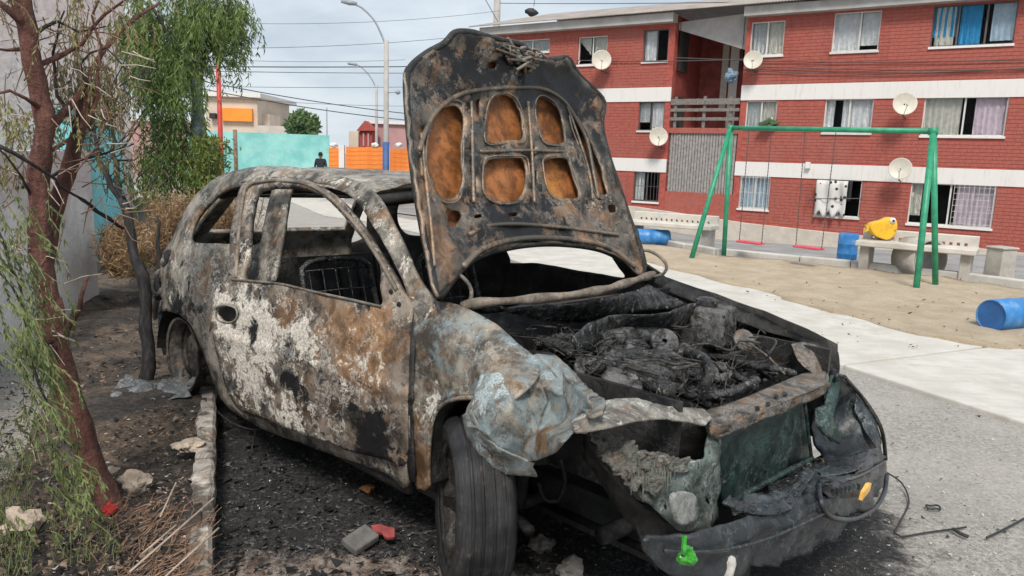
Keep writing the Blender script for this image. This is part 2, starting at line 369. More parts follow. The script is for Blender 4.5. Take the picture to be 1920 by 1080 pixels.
m_bar = burnt('rusted_crossmember_metal', vein=.8, base=((.06, .055, .05), (.25, .22, .19)), ashc=(.50, .46, .40), rustc=(.30, .18, .10), scale=9, ab=-.10, sb=-.14, rb=-.03, tb=-.1, bump=.002)
m_cowl = burnt('beige_burnt_cowl_metal', base=((.14, .115, .09), (.36, .30, .24)), ashc=(.5, .45, .38), rustc=(.32, .18, .09), scale=8, ab=-.08, sb=-.25, rb=-.06, tb=-.3)
m_white = burnt('ash_white_burnt_metal', edge=.3, base=((.14, .12, .10), (.42, .40, .35)), ashc=(.66, .67, .62), rustc=(.40, .22, .13), scale=9, ab=-.02, sb=-.16, rb=-.05, tb=-.1, tint=(.38, .45, .44))
m_rad = burnt('scorched_green_radiator', vein=.7, base=((.008, .018, .017), (.045, .085, .075)), ashc=(.30, .35, .33), rustc=(.12, .08, .05), scale=5, ab=-.13, sb=-.12, rb=-.2, tb=-.05, tint=(.03, .075, .065), rough=.5,
   ash=SP(lambda p: cpl(p, (1, 0, 0), .62), [(1420, 800, .14, .12), (1460, 880, .1, .1)]))
m_bump = burnt('melted_dark_bumper_plastic', base=((.014, .018, .021), (.04, .048, .055)), ashc=(.22, .28, .29), rustc=(.09, .06, .07), scale=4, ab=-.19, sb=-.22, rb=-.10, tb=-.12, tint=(.07, .09, .10), rough=.42, metal=0, bump=.002)

m_crust = burnt('ash_crusted_carrier', edge=.3, hilitec=(.5, .48, .42), base=((.015, .018, .017), (.13, .12, .105)), ashc=(.52, .49, .42), rustc=(.36, .18, .10), scale=14, ab=-.06, sb=-.03, rb=-.06, tb=-.02, tint=(.13, .20, .19), bump=.006, vein=1.0)

def foil(name, outline, surf, mat, cell=30, jit=.03, cuts=4, holes=(), fine=.005, ff=22, thick=.004, parent=None, split=24, seed=1):
    """crushed sheet: flat facets meeting in sharp creases, with fine denting on top"""
    rr = random.Random(seed); P2, T = polymesh(outline, holes, cell, False, .7); P = surf(P2); v = crays(P2); v /= np.linalg.norm(v, axis=1)[:, None]
    J = [rr.uniform(-1, 1) * jit for _ in P]; P = P + v * np.array(J)[:, None]
    if (np.cross(P[T[:, 1]] - P[T[:, 0]], P[T[:, 2]] - P[T[:, 0]]) * (CO - P[T].mean(1))).sum() < 0: T = T[:, ::-1]
    bm = bmesh.new(); vs = [bm.verts.new(p) for p in P]
    for t in T: bm.faces.new([vs[i] for i in t])
    bmesh.ops.subdivide_edges(bm, edges=bm.edges, cuts=cuts, use_grid_fill=True)
    for q in bm.verts:
        p = q.co; k = noise.fractal(p * ff, 1.0, 2.0, 4) * fine; q.co = p + Vector((k, noise.fractal(p * ff + Vector((5, 5, 5)), 1.0, 2.0, 4) * fine, k))
    me = bpy.data.meshes.new(name); bm.to_mesh(me); bm.free(); me.materials.append(mat); me.polygons.foreach_set('use_smooth', [True] * len(me.polygons))
    o = bpy.data.objects.new(name, me); COL.objects.link(o); o.parent = parent or car
    md = o.modifiers.new('e', 'EDGE_SPLIT'); md.split_angle = R_(split); mod_solid(o, thick, 0); return o

m_plate = burnt('scorched_green_grey_plate', base=((.05, .07, .065), (.17, .21, .19)), ashc=(.55, .57, .53), rustc=(.36, .18, .10), scale=9, ab=-.06, sb=-.09, rb=-.12, tb=-.04, tint=(.20, .27, .25), vein=.9, rough=.55)
m_wiresb = burnt('burnt_wire_metal', base=((.012, .012, .012), (.10, .09, .08)), ashc=(.38, .36, .33), rustc=(.2, .12, .08), scale=20, ab=-.10, sb=-.08, rb=-.10, rough=.5)
m_rimd = burnt('burnt_wheel_rim', base=((.012, .011, .011), (.07, .062, .055)), ashc=(.35, .32, .28), rustc=(.16, .10, .07), scale=11, ab=-.15, sb=-.04, rb=-.08)
# ---- bodyside frame: quarter panel, window arch, roof rail and front pillar in one pressing
side_out = [(289, 600), (288, 560), (291, 520), (302, 482), (320, 448), (342, 405), (367, 366), (398, 337), (432, 321), (475, 313), (530, 312), (585, 319), (635, 329), (676, 342), (708, 366), (732, 410), (757, 462), (784, 520), (815, 566), (812, 600), (770, 640), (768, 900),
            (720, 885), (640, 858), (560, 830), (490, 803), (430, 765), (400, 722), (392, 690), (376, 648), (358, 612), (334, 590), (306, 583)]
qwin = [(357, 449), (362, 424), (382, 392), (412, 363), (440, 351), (470, 347), (507, 345), (500, 390), (492, 430), (484, 458), (420, 457), (370, 455)]
dopen = [(548, 346), (590, 341), (634, 352), (672, 382), (704, 430), (734, 484), (756, 530), (764, 575), (762, 700), (760, 850), (700, 835), (600, 805), (510, 770), (478, 720), (476, 640), (495, 560), (515, 520), (530, 440)]
o = panel('side_frame', side_out, S_side, m_side, [qwin, dopen], res=9, thick=.018, amp=.006, freq=7)
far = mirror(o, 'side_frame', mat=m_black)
# fuel-flap side lamp hole and window channel
panel('rear_lamp_recess', [(306, 478), (312, 470), (321, 468), (320, 480), (312, 496), (304, 500)], lambda p: S_side(p) + np.array([.0, -.004, 0]), m_black, res=5, thick=.002)
mb = MB(); mb.tube(S_side(spline([(352, 455), (358, 422), (380, 388), (412, 358), (445, 345), (475, 342)], 10, False)) + np.array([0, .012, 0]), .011, 6)
mb.build('window_channel', m_black, car, True)
# ---- door, standing ajar
door_out = [(398, 566), (405, 545), (414, 532), (426, 523), (430, 470), (437, 410), (445, 368), (455, 346), (474, 335), (515, 331), (562, 334), (603, 349), (641, 378), (681, 426), (721, 489), (751, 541), (772, 574), (768, 640), (765, 760), (761, 868),
            (720, 862), (660, 846), (590, 822), (530, 800), (480, 783), (448, 768), (430, 740), (414, 695), (402, 640), (396, 600)]
dwin = [(459, 526), (463, 480), (467, 415), (473, 375), (483, 355), (505, 348), (540, 347), (578, 352), (612, 373), (648, 410), (686, 457), (711, 492), (714, 540), (714, 572), (660, 561), (590, 546), (530, 532)]
hhole = [(406, 580), (414, 573), (430, 573), (443, 578), (446, 592), (438, 603), (420, 604), (408, 598)]
door = panel('door', door_out, S_door, m_door, [dwin, hhole], res=8, thick=.028, amp=.007, freq=6)
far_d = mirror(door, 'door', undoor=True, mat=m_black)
o = panel('handle_recess', [(400, 570), (450, 568), (452, 608), (402, 608)], lambda p: S_door(p) + np.array([0, .045, 0]), m_black, res=10, thick=.002, parent=door)
lip = MB(); lip.tube(S_door(spline(hhole, 6, True))[list(range(len(spline(hhole, 6, True)))) + [0]] + np.array([0, -.003, 0]), .0045, 6); lip.build('handle_rim', m_white, door, True)
for q in ((733, 548), (748, 572), (533, 783), (567, 793), (592, 800)):
    p = c3(S_door, *q); h = MB(); h.lathe([(.0, .0), (.011 if q[1] < 600 else .006, .0), (.013 if q[1] < 600 else .007, -.004)], (p[0], p[1] - .003, p[2]), (0, -1, 0), 10); h.build('bolt_hole', m_black, door)
# swage line and belt edge
mb = MB(); mb.tube(S_door(spline([(436, 524), (475, 527), (530, 533), (590, 547), (660, 562), (716, 575)], 12, False)) + np.array([0, -.004, 0]), .006, 6); mb.build('belt_edge', m_bar, door, True)
mb = MB(); mb.tube(S_door(spline([(444, 520), (449, 440), (456, 380), (468, 347), (515, 339), (563, 342), (602, 357), (636, 385), (677, 432), (715, 490), (745, 543)], 12, False)) + np.array([0, -.004, 0]), .009, 6); mb.build('window_frame_bead', m_cowl, door, True)
panel('door_gap_shade', [(760, 590), (779, 596), (777, 700), (776, 800), (780, 906), (768, 900), (760, 800)], lambda p: S_side(p) + np.array([0, -.0025, 0]), m_black, res=9, thick=.001)  # black strip laid over the frame, painting the shade of the door seam
# sill under the door
mb = MB()
for sy in (-1, 1): mb.box((-1.22, sy * .715, .235), (1.55, .06, .09))
s_ = mb.build('sill', m_black, car); mod_bevel(s_, .02)
# ---- roof
V = []; F = []; nx, ny = 26, 18
for i in range(nx + 1):
    for j in range(ny + 1):
        x = -.98 - 1.48 * i / nx; y = (-.575 + 1.15 * j / ny) * (1 - .10 * max(0, -1.9 - x))
        z = 1.398 - .050 * (x + 1.75) ** 2 - .078 * abs(y / .575) ** 2.6 - .012 * math.exp(-((x + 1.5) ** 2 + y * y) * 6)
        z += fbm((x, y, 0), 5) * .012 - .16 * max(0, -1.85 - x) ** 1.6; V.append((x, y, z))
for i in range(nx):
    for j in range(ny): a = i * (ny + 1) + j; F.append((a, a + ny + 1, a + ny + 2, a + 1))
r = mesh_obj('roof_panel', V, F, m_side, car, True); mod_solid(r, .006, -1)
mb = MB(); mb.tube([(-.96 - .03 * abs(y) ** 2, y, 1.31 - .04 * (y / .56) ** 2) for y in np.linspace(-.56, .56, 9)], [.028] * 9, 8)
mb.build('roof_crossbar', m_black, car, True); mb = MB(); mb.tube([(-2.46, y, 1.25 - .04 * (y / .56) ** 2) for y in np.linspace(-.53, .53, 9)], [.025] * 9, 8); mb.build('roof_crossbar', m_black, car, True)
# tailgate with its empty window
P2, T = polymesh([(-.60, .55), (-.58, .9), (-.48, 1.26), (.48, 1.26), (.58, .9), (.60, .55)], [[(-.48, .98), (-.42, 1.21), (.42, 1.21), (.48, .98)]], .07, True)
P = np.stack([-2.47 - .38 * np.clip((1.26 - P2[:, 1]) / .36, 0, 1) - .04 * np.clip((.9 - P2[:, 1]), 0, 1) + .10 * P2[:, 0] ** 2, P2[:, 0], P2[:, 1]], 1)
o = mesh_obj('tailgate', P, T, m_side, car, True); mod_solid(o, .03, 0)
mb = MB()
for i, z in enumerate((.30, .42, .56)): pass
V = []; F = []
for j in range(13):
    y = -.74 + 1.48 * j / 12; dx = -.16 * (1 - (y / .74) ** 4)
    for (z, ox) in ((.26, .03), (.34, -.03), (.50, -.04), (.58, .0)): V.append((-2.78 + dx + ox, y, z))
for j in range(12):
    for k in range(3): a = j * 4 + k; F.append((a, a + 4, a + 5, a + 1))
o = mesh_obj('rear_bumper', V, F, m_bump, car, True); mod_solid(o, .012, 0)
# ---- inner structure
mb = MB(); mb.box((-1.35, 0, .22), (2.4, 1.40, .03)); mb.box((-2.3, 0, .45), (.9, 1.1, .03)); mb.box((-1.87, 0, .34), (.03, 1.3, .24)); mb.build('floor_pan', m_black, car)
o = MB(); o.box((-.27, 0, .60), (.03, 1.36, .62)); fw = o.build('bulkhead', m_black, car)
mb = MB(); mb.tube([(-.52, y, .84 + .02 * math.sin(y * 5)) for y in np.linspace(-.68, .68, 10)], .028, 8)
mb.tube([(-.55, .34, .82), (-.70, .35, .80)], .02, 6)
mb.build('dashboard_beam', m_black, car, True)
for sy in (-.36, .36):
    s = MB(); x0 = -1.35
    def loop(w_, h_, xb, z0, lean, r_): return [(xb - lean * (z - z0), sy + y, z) for (y, z) in ((-w_, z0), (-w_, z0 + h_ * .8), (-w_ * .75, z0 + h_), (w_ * .75, z0 + h_), (w_, z0 + h_ * .8), (w_, z0))]
    s.tube(spline(loop(.20, .58, x0, .36, .35, 0), .06, False), .014, 7)
    for k in range(6): s.tube([(x0 - .35 * (.1 * k + .04), sy - .19, .40 + .1 * k), (x0 + .03 - .35 * (.1 * k + .04), sy, .41 + .1 * k), (x0 - .35 * (.1 * k + .04), sy + .19, .40 + .1 * k)], .004, 4)
    for k in range(5): s.tube([(x0 - .02, sy - .15 + .075 * k, .38), (x0 - .2, sy - .15 + .075 * k, .9)], .003, 4)
    s.tube([(x0, sy - .2, .36), (x0 + .45, sy - .2, .34), (x0 + .48, sy + .2, .34), (x0, sy + .2, .36), (x0, sy - .2, .36)], .014, 7)
    for k in range(5): s.tube([(x0 + .08 * k + .05, sy - .19, .35), (x0 + .08 * k + .05, sy + .19, .35)], .004, 4)
    s.build('seat_frame', m_char2, car, True)
mb = MB(); mb.box((-2.02, 0, .62), (.03, 1.14, .56), np.array(Matrix.Rotation(-.25, 3, 'Y')))
for k in range(9): mb.tube([(-1.93, -.5 + .125 * k, .38), (-2.07, -.5 + .125 * k, .88)], .006, 5)
mb.build('rear_seat_back', m_black, car)
# ---- front fender (near side): smooth rear part with the wheel arch
fen = [(777, 602), (782, 578), (812, 566), (852, 568), (888, 584), (930, 608), (968, 640), (1003, 668), (1012, 700), (985, 735), (940, 760), (893, 744), (858, 744), (828, 756), (812, 776), (804, 810), (801, 860), (804, 914), (787, 917), (777, 905), (775, 800), (775, 700)]
fctrl = [((a, b), tuple(S_side(np.array([[a, b]]))[0])) for (a, b) in ((773, 600), (773, 700), (773, 800), (775, 905), (803, 914), (805, 800), (850, 640), (890, 700))]
fctrl += [((812, 566), Y(812, 566, -.735)), ((852, 568), Y(852, 568, -.69)), ((930, 608), Y(930, 608, -.67)), ((1003, 668), Y(1003, 668, -.66)), ((960, 700), Y(960, 700, -.80)), ((940, 760), Y(940, 760, -.86)), ((893, 744), Y(893, 744, -.80)), ((835, 752), Y(835, 752, -.80))]
o = panel('front_fender', fen, S_tps(fctrl), m_fender, res=8, thick=.004, amp=.008, freq=6)
lp = S_tps(fctrl)(spline([(893, 746), (858, 747), (830, 759), (815, 779), (808, 812), (805, 860), (806, 912)], 10, False))
mb = MB(); mb.tube(lp + np.array([.0, -.002, 0]), .008, 7); mb.build('arch_lip', m_fender, o, True)
V = []; F = []
for i, p in enumerate(lp): V += [p, p + np.array([0, .09, -.0]), p + np.array([0, .16, .02])]
for i in range(len(lp) - 1): F += [(3 * i, 3 * i + 1, 3 * i + 4, 3 * i + 3), (3 * i + 1, 3 * i + 2, 3 * i + 5, 3 * i + 4)]
i_ = mesh_obj('arch_liner', V, F, m_black, car, True); mod_solid(i_, .004, 0)
# crumpled nose of the fender: folded facets
nose = [(905, 700), (950, 690), (1003, 666), (1022, 684), (1050, 694), (1080, 722), (1108, 752), (1122, 790), (1100, 812), (1080, 806), (1060, 828), (1044, 846), (1010, 862), (985, 866), (940, 845), (905, 812), (878, 800), (870, 780), (884, 752), (893, 730)]
nctrl = [((905, 700), Y(905, 700, -.80)), ((950, 690), Y(950, 690, -.78)), ((1003, 666), Y(1003, 666, -.68)), ((1050, 694), Y(1050, 694, -.66)), ((1108, 752), X(1108, 752, .50)), ((1122, 790), X(1122, 790, .52)), ((1060, 828), X(1060, 828, .50)), ((1000, 862), Y(1000, 862, -.82)),
         ((940, 800), Y(940, 800, -.89)), ((880, 780), Y(880, 780, -.88)), ((893, 730), Y(893, 730, -.82)), ((985, 780), Y(985, 780, -.85)), ((1030, 750), Y(1030, 750, -.72)), ((1040, 800), Y(1040, 800, -.76)), ((930, 740), Y(930, 740, -.87))]
Sn = S_tps(nctrl)
foil('crumpled_fender_nose', nose, Sn, m_nose, 33, .020, 6, fine=.009, ff=13, split=48, seed=5)
flap = [(868, 778), (884, 768), (900, 806), (935, 838), (985, 862), (1003, 868), (1000, 876), (1008, 893), (970, 891), (925, 882), (895, 862), (878, 825)]
o = foil('torn_fender_flap', flap, S_tps([((868, 778), Y(868, 778, -.87)), ((900, 806), Y(900, 806, -.90)), ((1003, 868), Y(1003, 868, -.82)), ((1008, 893), Y(1008, 893, -.80)), ((925, 882), Y(925, 882, -.82)), ((878, 825), Y(878, 825, -.84))]), m_nose, 26, .008, 3, fine=.004, seed=3)
# inner rail running from the fender to the slam panel
o = foil('fender_inner_rail', [(1003, 666), (1040, 668), (1066, 690), (1100, 726), (1136, 752), (1130, 775), (1106, 786), (1088, 762), (1060, 722), (1030, 692)],
          S_tps([((1003, 666), Y(1003, 666, -.66)), ((1040, 668), Y(1040, 668, -.60)), ((1100, 726), Y(1100, 726, -.60)), ((1136, 752), X(1136, 752, .50)), ((1106, 786), X(1106, 786, .55)), ((1060, 722), Y(1060, 722, -.68))]), m_nose, 26, .012, 3, thick=.008, seed=8)
# ---- slam panel: bent white end and thick rusted bar
wctrl = [((1085, 800), X(1085, 800, .50)), ((1136, 752), X(1136, 752, .48)), ((1180, 745), X(1180, 745, .50)), ((1260, 758), X(1260, 758, .53)), ((1330, 765), X(1330, 765, .55)), ((1330, 800), X(1330, 800, .62)), ((1210, 795), X(1210, 795, .60)), ((1120, 800), X(1120, 800, .57))]
foil('bent_front_crossmember', [(1070, 790), (1100, 775), (1136, 752), (1158, 748), (1195, 748), (1225, 758), (1270, 765), (1322, 768), (1335, 785), (1322, 798), (1290, 792), (1250, 786), (1210, 788), (1160, 798), (1120, 806), (1080, 810)], S_tps(wctrl), m_white, 22, .010, 3, fine=.004, thick=.006, seed=9)
slam = foil('rusted_front_crossmember', [(1316, 772), (1345, 764), (1400, 745), (1470, 715), (1520, 696), (1545, 694), (1554, 705), (1546, 722), (1490, 745), (1430, 770), (1370, 792), (1334, 802)], lambda p: cpl(p, (0, 0, 1), .70), m_bar, 28, .004, 3, fine=.004, thick=.005, split=14, seed=2)
foil('crossmember_lip', [(1334, 800), (1370, 790), (1430, 768), (1490, 743), (1546, 720), (1553, 706), (1558, 722), (1546, 738), (1520, 752), (1490, 762), (1462, 778), (1430, 786), (1400, 803), (1370, 812), (1345, 824), (1334, 814)], lambda p: cpl(p, (1, 0, 0), .635), m_bar, 20, .006, 3, fine=.006, ff=30, seed=6, parent=slam)
for (a, b) in ((1440, 757), (1455, 742), (1472, 738), (1420, 765)):
    p = Z(a, b, .712); h = MB(); h.box(p, (.014, .03, .004), .5); h.build('slot', m_black, slam)
# ---- far fender: folded rail and outer skin
panel('far_fender', [(1214, 512), (1250, 520), (1300, 541), (1350, 562), (1400, 582), (1450, 602), (1487, 622), (1530, 640), (1566, 655), (1574, 668), (1572, 704), (1556, 700), (1540, 680), (1500, 640), (1440, 622), (1380, 600), (1300, 566), (1240, 540)],
      S_tps([((1214, 512), Y(1214, 512, .68)), ((1300, 541), Y(1300, 541, .72)), ((1400, 582), Y(1400, 582, .72)), ((1487, 622), Y(1487, 622, .73)), ((1566, 655), Y(1566, 655, .72)), ((1572, 704), Y(1572, 704, .72)), ((1500, 640), Y(1500, 640, .66)), ((1380, 600), Y(1380, 600, .66))]), m_black, res=8, thick=.006, amp=.006, freq=12)
V = []; F = []
for i in range(20):
    x = -.40 + i * .05
    zt = .955 - .16 * max(0, x + .35) - .06 * max(0, x) ** 2
    for k, (dz, y) in enumerate(((0, .735), (-.12, .775), (-.3, .79), (-.45, .77))):
        z = zt + dz
        d = math.hypot(x - 0, z - .27)
        if k >= 1 and d < .34: z = .27 + math.sqrt(max(0, .34 ** 2 - x * x)); z = min(z, zt - .02)
        V.append((x, y - .35 * max(0, x - .15) ** 2, z + fbm((x, y, z), 9) * .004))
for i in range(19):
    for k in range(3): a = i * 4 + k; F.append((a, a + 4, a + 5, a + 1))
o = mesh_obj('far_fender_skin', V, F, m_black, car, True); mod_solid(o, .005, 0)
# ---- inner wings, floor of the engine bay, strut towers
mb = MB()
for sy in (-1, 1):
    mb.box((.17, sy * .56, .62), (.80, .02, .34)); mb.lathe([(.0, .80), (.07, .80), (.10, .78), (.12, .6), (.13, .45)], (-.03, sy * .53, 0), None, 16)
    mb.box((.25, sy * .42, .30), (1.0, .07, .10))
mb.box((.20, 0, .235), (.9, 1.0, .02)); mb.build('inner_wing', m_black, car)
# cowl tube, scuttle and hinges
cw = [Z(x_, y_, z_) for (x_, y_, z_) in ((868, 574, .95), (900, 568, .955), (960, 564, .96), (1030, 558, .96), (1100, 549, .965), (1150, 538, .965), (1195, 524, .965), (1226, 514, .965))]
mb = MB(); pp = spline(cw, .05, False); mb.tube(pp, [.018 + .004 * math.sin(i) for i in range(len(pp))], 8); mb.build('windscreen_cowl', m_cowl, car, True)
def sheet(name, A, B, mat, n=24, m=5, amp=.01, freq=9, thick=.004, bulge=0, parent=None):
    A = spline(A, .03, False); B = spline(B, .03, False); A = A[np.linspace(0, len(A) - 1, n).round().astype(int)]; B = B[np.linspace(0, len(B) - 1, n).round().astype(int)]
    V = []; F = []
    for i in range(n):
        for k in range(m):
            t = k / (m - 1); p = A[i] * (1 - t) + B[i] * t; p = p + np.array([0, 0, bulge * math.sin(math.pi * t)]); p = p + np.array([fbm(p, freq), fbm(p + 4, freq), fbm(p + 8, freq)]) * amp; V.append(p)
    for i in range(n - 1):
        for k in range(m - 1): a = i * m + k; F.append((a, a + 1, a + m + 1, a + m))
    o = mesh_obj(name, V, F, mat, parent or car, True); mod_solid(o, thick, 0); return o
sheet('scuttle_panel', [Z(895, 578, .93), Z(1000, 574, .93), Z(1120, 562, .93), Z(1215, 535, .93)], [Z(905, 606, .84), Z(1010, 612, .82), Z(1120, 600, .82), Z(1290, 572, .84)], m_char2, 30, 6, .012)
sheet('bent_air_duct', [Z(1072, 640, .86), Z(1100, 610, .88), Z(1150, 590, .9), Z(1240, 588, .9), Z(1290, 572, .9), Z(1325, 563, .9)], [Z(1085, 665, .80), Z(1130, 640, .80), Z(1190, 622, .80), Z(1250, 620, .80), Z(1290, 608, .80), Z(1335, 575, .86)], m_char2, 26, 5, .01)
for pts, mt in (([(800, 500), (836, 505), (862, 516), (880, 535), (884, 556), (874, 576)], m_bar), ([(1190, 470), (1215, 470), (1238, 482), (1250, 498), (1245, 512), (1225, 520)], m_cowl)):
    q = [Y(a, b, -.60 if a < 1000 else .62) for a, b in pts]; h = MB(); h.tube(spline(q, .02, False), .008 if a < 1000 else .010, 7); h.build('bonnet_hinge', mt, car, True)
# ---- bonnet
hood_o = [(822, 556), (812, 520), (795, 440), (778, 340), (766, 230), (762, 150), (770, 125), (800, 100), (832, 82), (852, 62), (880, 60), (905, 66), (940, 76), (978, 84), (992, 98), (1030, 112), (1062, 108), (1072, 120), (1086, 142), (1110, 165), (1132, 192), (1128, 235), (1140, 290), (1160, 350), (1180, 410), (1198, 458), (1208, 500), (1198, 516), (1170, 490), (1130, 470), (1080, 460), (1020, 457), (960, 463), (905, 478), (870, 500), (845, 530)]
h1 = [(808, 240), (822, 210), (845, 197), (862, 200), (867, 225), (866, 290), (864, 350), (852, 370), (828, 368), (812, 345), (802, 300)]
h2 = [(918, 200), (930, 182), (948, 178), (965, 188), (976, 210), (980, 240), (979, 262), (950, 264), (918, 266), (912, 245)]
h3 = [(1006, 200), (1014, 184), (1030, 188), (1046, 205), (1054, 235), (1057, 266), (1034, 268), (1020, 262), (1010, 235)]
h4 = [(912, 305), (925, 297), (960, 296), (982, 298), (988, 318), (984, 345), (974, 372), (950, 378), (925, 374), (911, 358), (909, 330)]
h5 = [(1022, 302), (1040, 296), (1062, 300), (1072, 320), (1082, 350), (1084, 370), (1062, 372), (1040, 368), (1028, 350), (1023, 325)]
h6 = [(1072, 222), (1082, 226), (1102, 256), (1120, 300), (1134, 346), (1136, 364), (1118, 360), (1106, 330), (1090, 284), (1076, 246)]
hs = [(838, 396), (850, 392), (868, 396), (866, 408), (852, 424), (842, 418)]
sl = [[(896, 186), (902, 184), (901, 206), (896, 222), (893, 212)], [(889, 330), (893, 328), (894, 352), (891, 364), (888, 352)], [(1001, 270), (1005, 272), (1006, 292), (1003, 298), (1000, 288)], [(1005, 318), (1009, 318), (1010, 344), (1006, 346)], [(786, 292), (790, 292), (793, 315), (791, 330), (787, 318)], [(1138, 386), (1150, 386), (1152, 398), (1140, 400)], [(916, 117), (930, 117), (930, 128), (917, 128)], [(887, 404), (902, 402), (902, 408), (888, 410)], [(956, 399), (972, 397), (972, 403), (958, 404)]]
hood = empty('bonnet', (0, 0, 0)); hood.parent = car
inner = panel('bonnet_inner_frame', hood_o, S_hood(0), m_hood_in, [h1, h2, h3, h4, h5, h6, hs] + sl, res=8, thick=.010, amp=.016, freq=9, parent=hood)
skin_o = [((np.array(p) - (950, 300)) * 1.012 + (950, 300)) for p in hood_o]
panel('bonnet_skin', [tuple(p) for p in skin_o], S_hood(-.048), m_hood_out, res=12, thick=.003, amp=.012, freq=6, parent=hood)
def rim(poly, lift, r_, mat, name, res=8, par=None):
    q = spline(poly, res, True); P = S_hood(lift)(np.vstack([q, q[:1]])); mb = MB(); mb.tube(P, r_, 7, False); return mb.build(name, mat, par or hood, True)
rim(hood_o, -.012, .014, m_black, 'bonnet_edge')
for i, h in enumerate((h1, h2, h3, h4, h5, h6)):
    c = np.mean(h, axis=0); g = [tuple((np.array(p) - c) * (1.10 if i < 5 else 1.12) + c) for p in h]; rim(g, .001, .0045, m_hood_in, 'opening_bead', 7, inner)
# pressed ribs of the frame and the bent hose bundle on its lip
for pts, r_ in (([(786, 282), (800, 240), (822, 205), (860, 178), (905, 168), (960, 164), (1015, 166), (1052, 185), (1075, 215), (1100, 262), (1112, 320), (1122, 372)], .010), ([(868, 500), (900, 470), (950, 452), (1010, 446), (1080, 450), (1140, 464), (1190, 500)], .014), ([(880, 440), (910, 425), (960, 420), (1040, 425), (1100, 432), (1160, 440)], .009),
                ([(884, 190), (886, 280), (888, 380)], .008), ([(990, 190), (997, 280), (1002, 380)], .008), ([(900, 284), (990, 282), (1062, 284)], .007), ([(1060, 190), (1082, 250), (1104, 320), (1112, 375)], .007), ([(790, 250), (800, 350), (808, 420), (815, 500)], .007)):
    mb = MB(); mb.tube(S_hood(.004)(spline(pts, 8, False)), r_, 7); mb.build('pressed_rib', m_hood_in, inner, True)
mb = MB()
for k in range(26):
    a = 955 + random.random() * 50; b = 92 + random.random() * 34; P0 = S_hood(.02)(np.array([[a, b]]))[0]
    pts = [P0 + np.array([random.gauss(0, .02), random.gauss(0, .035), random.gauss(0, .02)]) for _ in range(4)]; mb.tube(spline(pts, .01, False), .004 + random.random() * .006, 5)
mb.build('melted_latch_bundle', m_bar, hood, True)
# ---- front right corner: headlight carrier crusted with ash, square lamp remnant
Xf = lambda a, b, v=.62: X(a, b, v)
Sc = S_tps([((1112, 800), X(1112, 800, .45)), ((1200, 850), X(1200, 850, .58)), ((1326, 802), X(1326, 802, .60)), ((1350, 960), X(1350, 960, .64)), ((1262, 985), X(1262, 985, .66)), ((1140, 880), X(1140, 880, .55)), ((1290, 920), X(1290, 920, .66))])
panel('headlight_carrier', [(1180, 872), (1215, 866), (1250, 866), (1300, 864), (1318, 850), (1326, 802), (1340, 804), (1348, 880), (1350, 960), (1335, 988), (1290, 998), (1262, 985), (1230, 952), (1200, 925)], Sc, m_plate, [[(1324, 934), (1330, 932), (1331, 942), (1325, 944)], [(1252, 948), (1258, 950), (1256, 958), (1250, 956)]], res=7, thick=.006, amp=.02, freq=10)
Sc2 = lambda p: Sc(p) + np.array([.012, -.006, .004])
foil('ash_crust', [(1108, 800), (1140, 814), (1172, 824), (1200, 844), (1236, 850), (1268, 858), (1300, 862), (1282, 884), (1250, 880), (1238, 905), (1222, 930), (1196, 905), (1186, 922), (1165, 895), (1140, 878), (1114, 846)], Sc2, m_crust, 9, .014, 2, fine=.014, ff=40, thick=.005, seed=4)
mb = MB()
for k in range(26):
    a = random.uniform(1180, 1262); b = 862 + random.uniform(0, 30); L = random.uniform(15, 50); q = Sc2(np.array([[a, b], [a + random.gauss(0, 2), b + L]])); mb.tube([q[0], q[1]], [.0035, .001], 4)
o = mb.build('melted_drips', m_crust, car, True); o['kind'] = 'stuff'
panel('lamp_remnant', [(1264, 930), (1302, 927), (1308, 972), (1296, 982), (1270, 980)], lambda p: cpl(p, (1, 0, 0), .715), burnt('chalky_lamp_glass', base=((.30, .31, .29), (.52, .53, .50)), ashc=(.66, .67, .64), scale=22, ab=.02, sb=-.2, rb=-.25, tb=-.3), res=6, thick=.012, amp=.004, freq=30)
panel('headlight_housing', [(1110, 806), (1150, 790), (1220, 786), (1290, 790), (1322, 800), (1326, 856), (1290, 864), (1220, 850), (1160, 826)], S_tps([((1110, 806), X(1110, 806, .30)), ((1220, 786), X(1220, 786, .36)), ((1322, 800), X(1322, 800, .50)), ((1290, 864), X(1290, 864, .45)), ((1160, 826), X(1160, 826, .35))]), m_black, res=10, thick=.006, amp=.02)
panel('radiator', [(1342, 820), (1380, 806), (1440, 782), (1500, 752), (1510, 756), (1514, 800), (1520, 858), (1480, 880), (1420, 912), (1362, 945), (1350, 900)], lambda p: cpl(p, (1, 0, 0), .60), m_rad, res=10, thick=.03, amp=.006, sharp=True)
for pts, r_ in (([(1342, 812), (1346, 880), (1360, 948)], .010), ([(1360, 948), (1420, 914), (1480, 882), (1522, 860)], .012), ([(1508, 750), (1515, 805), (1522, 860)], .007)):
    mb = MB(); mb.tube(spline([X(a, b, .625) for a, b in pts], .03, False), r_, 6); mb.build('radiator_support', m_rad, car, True)
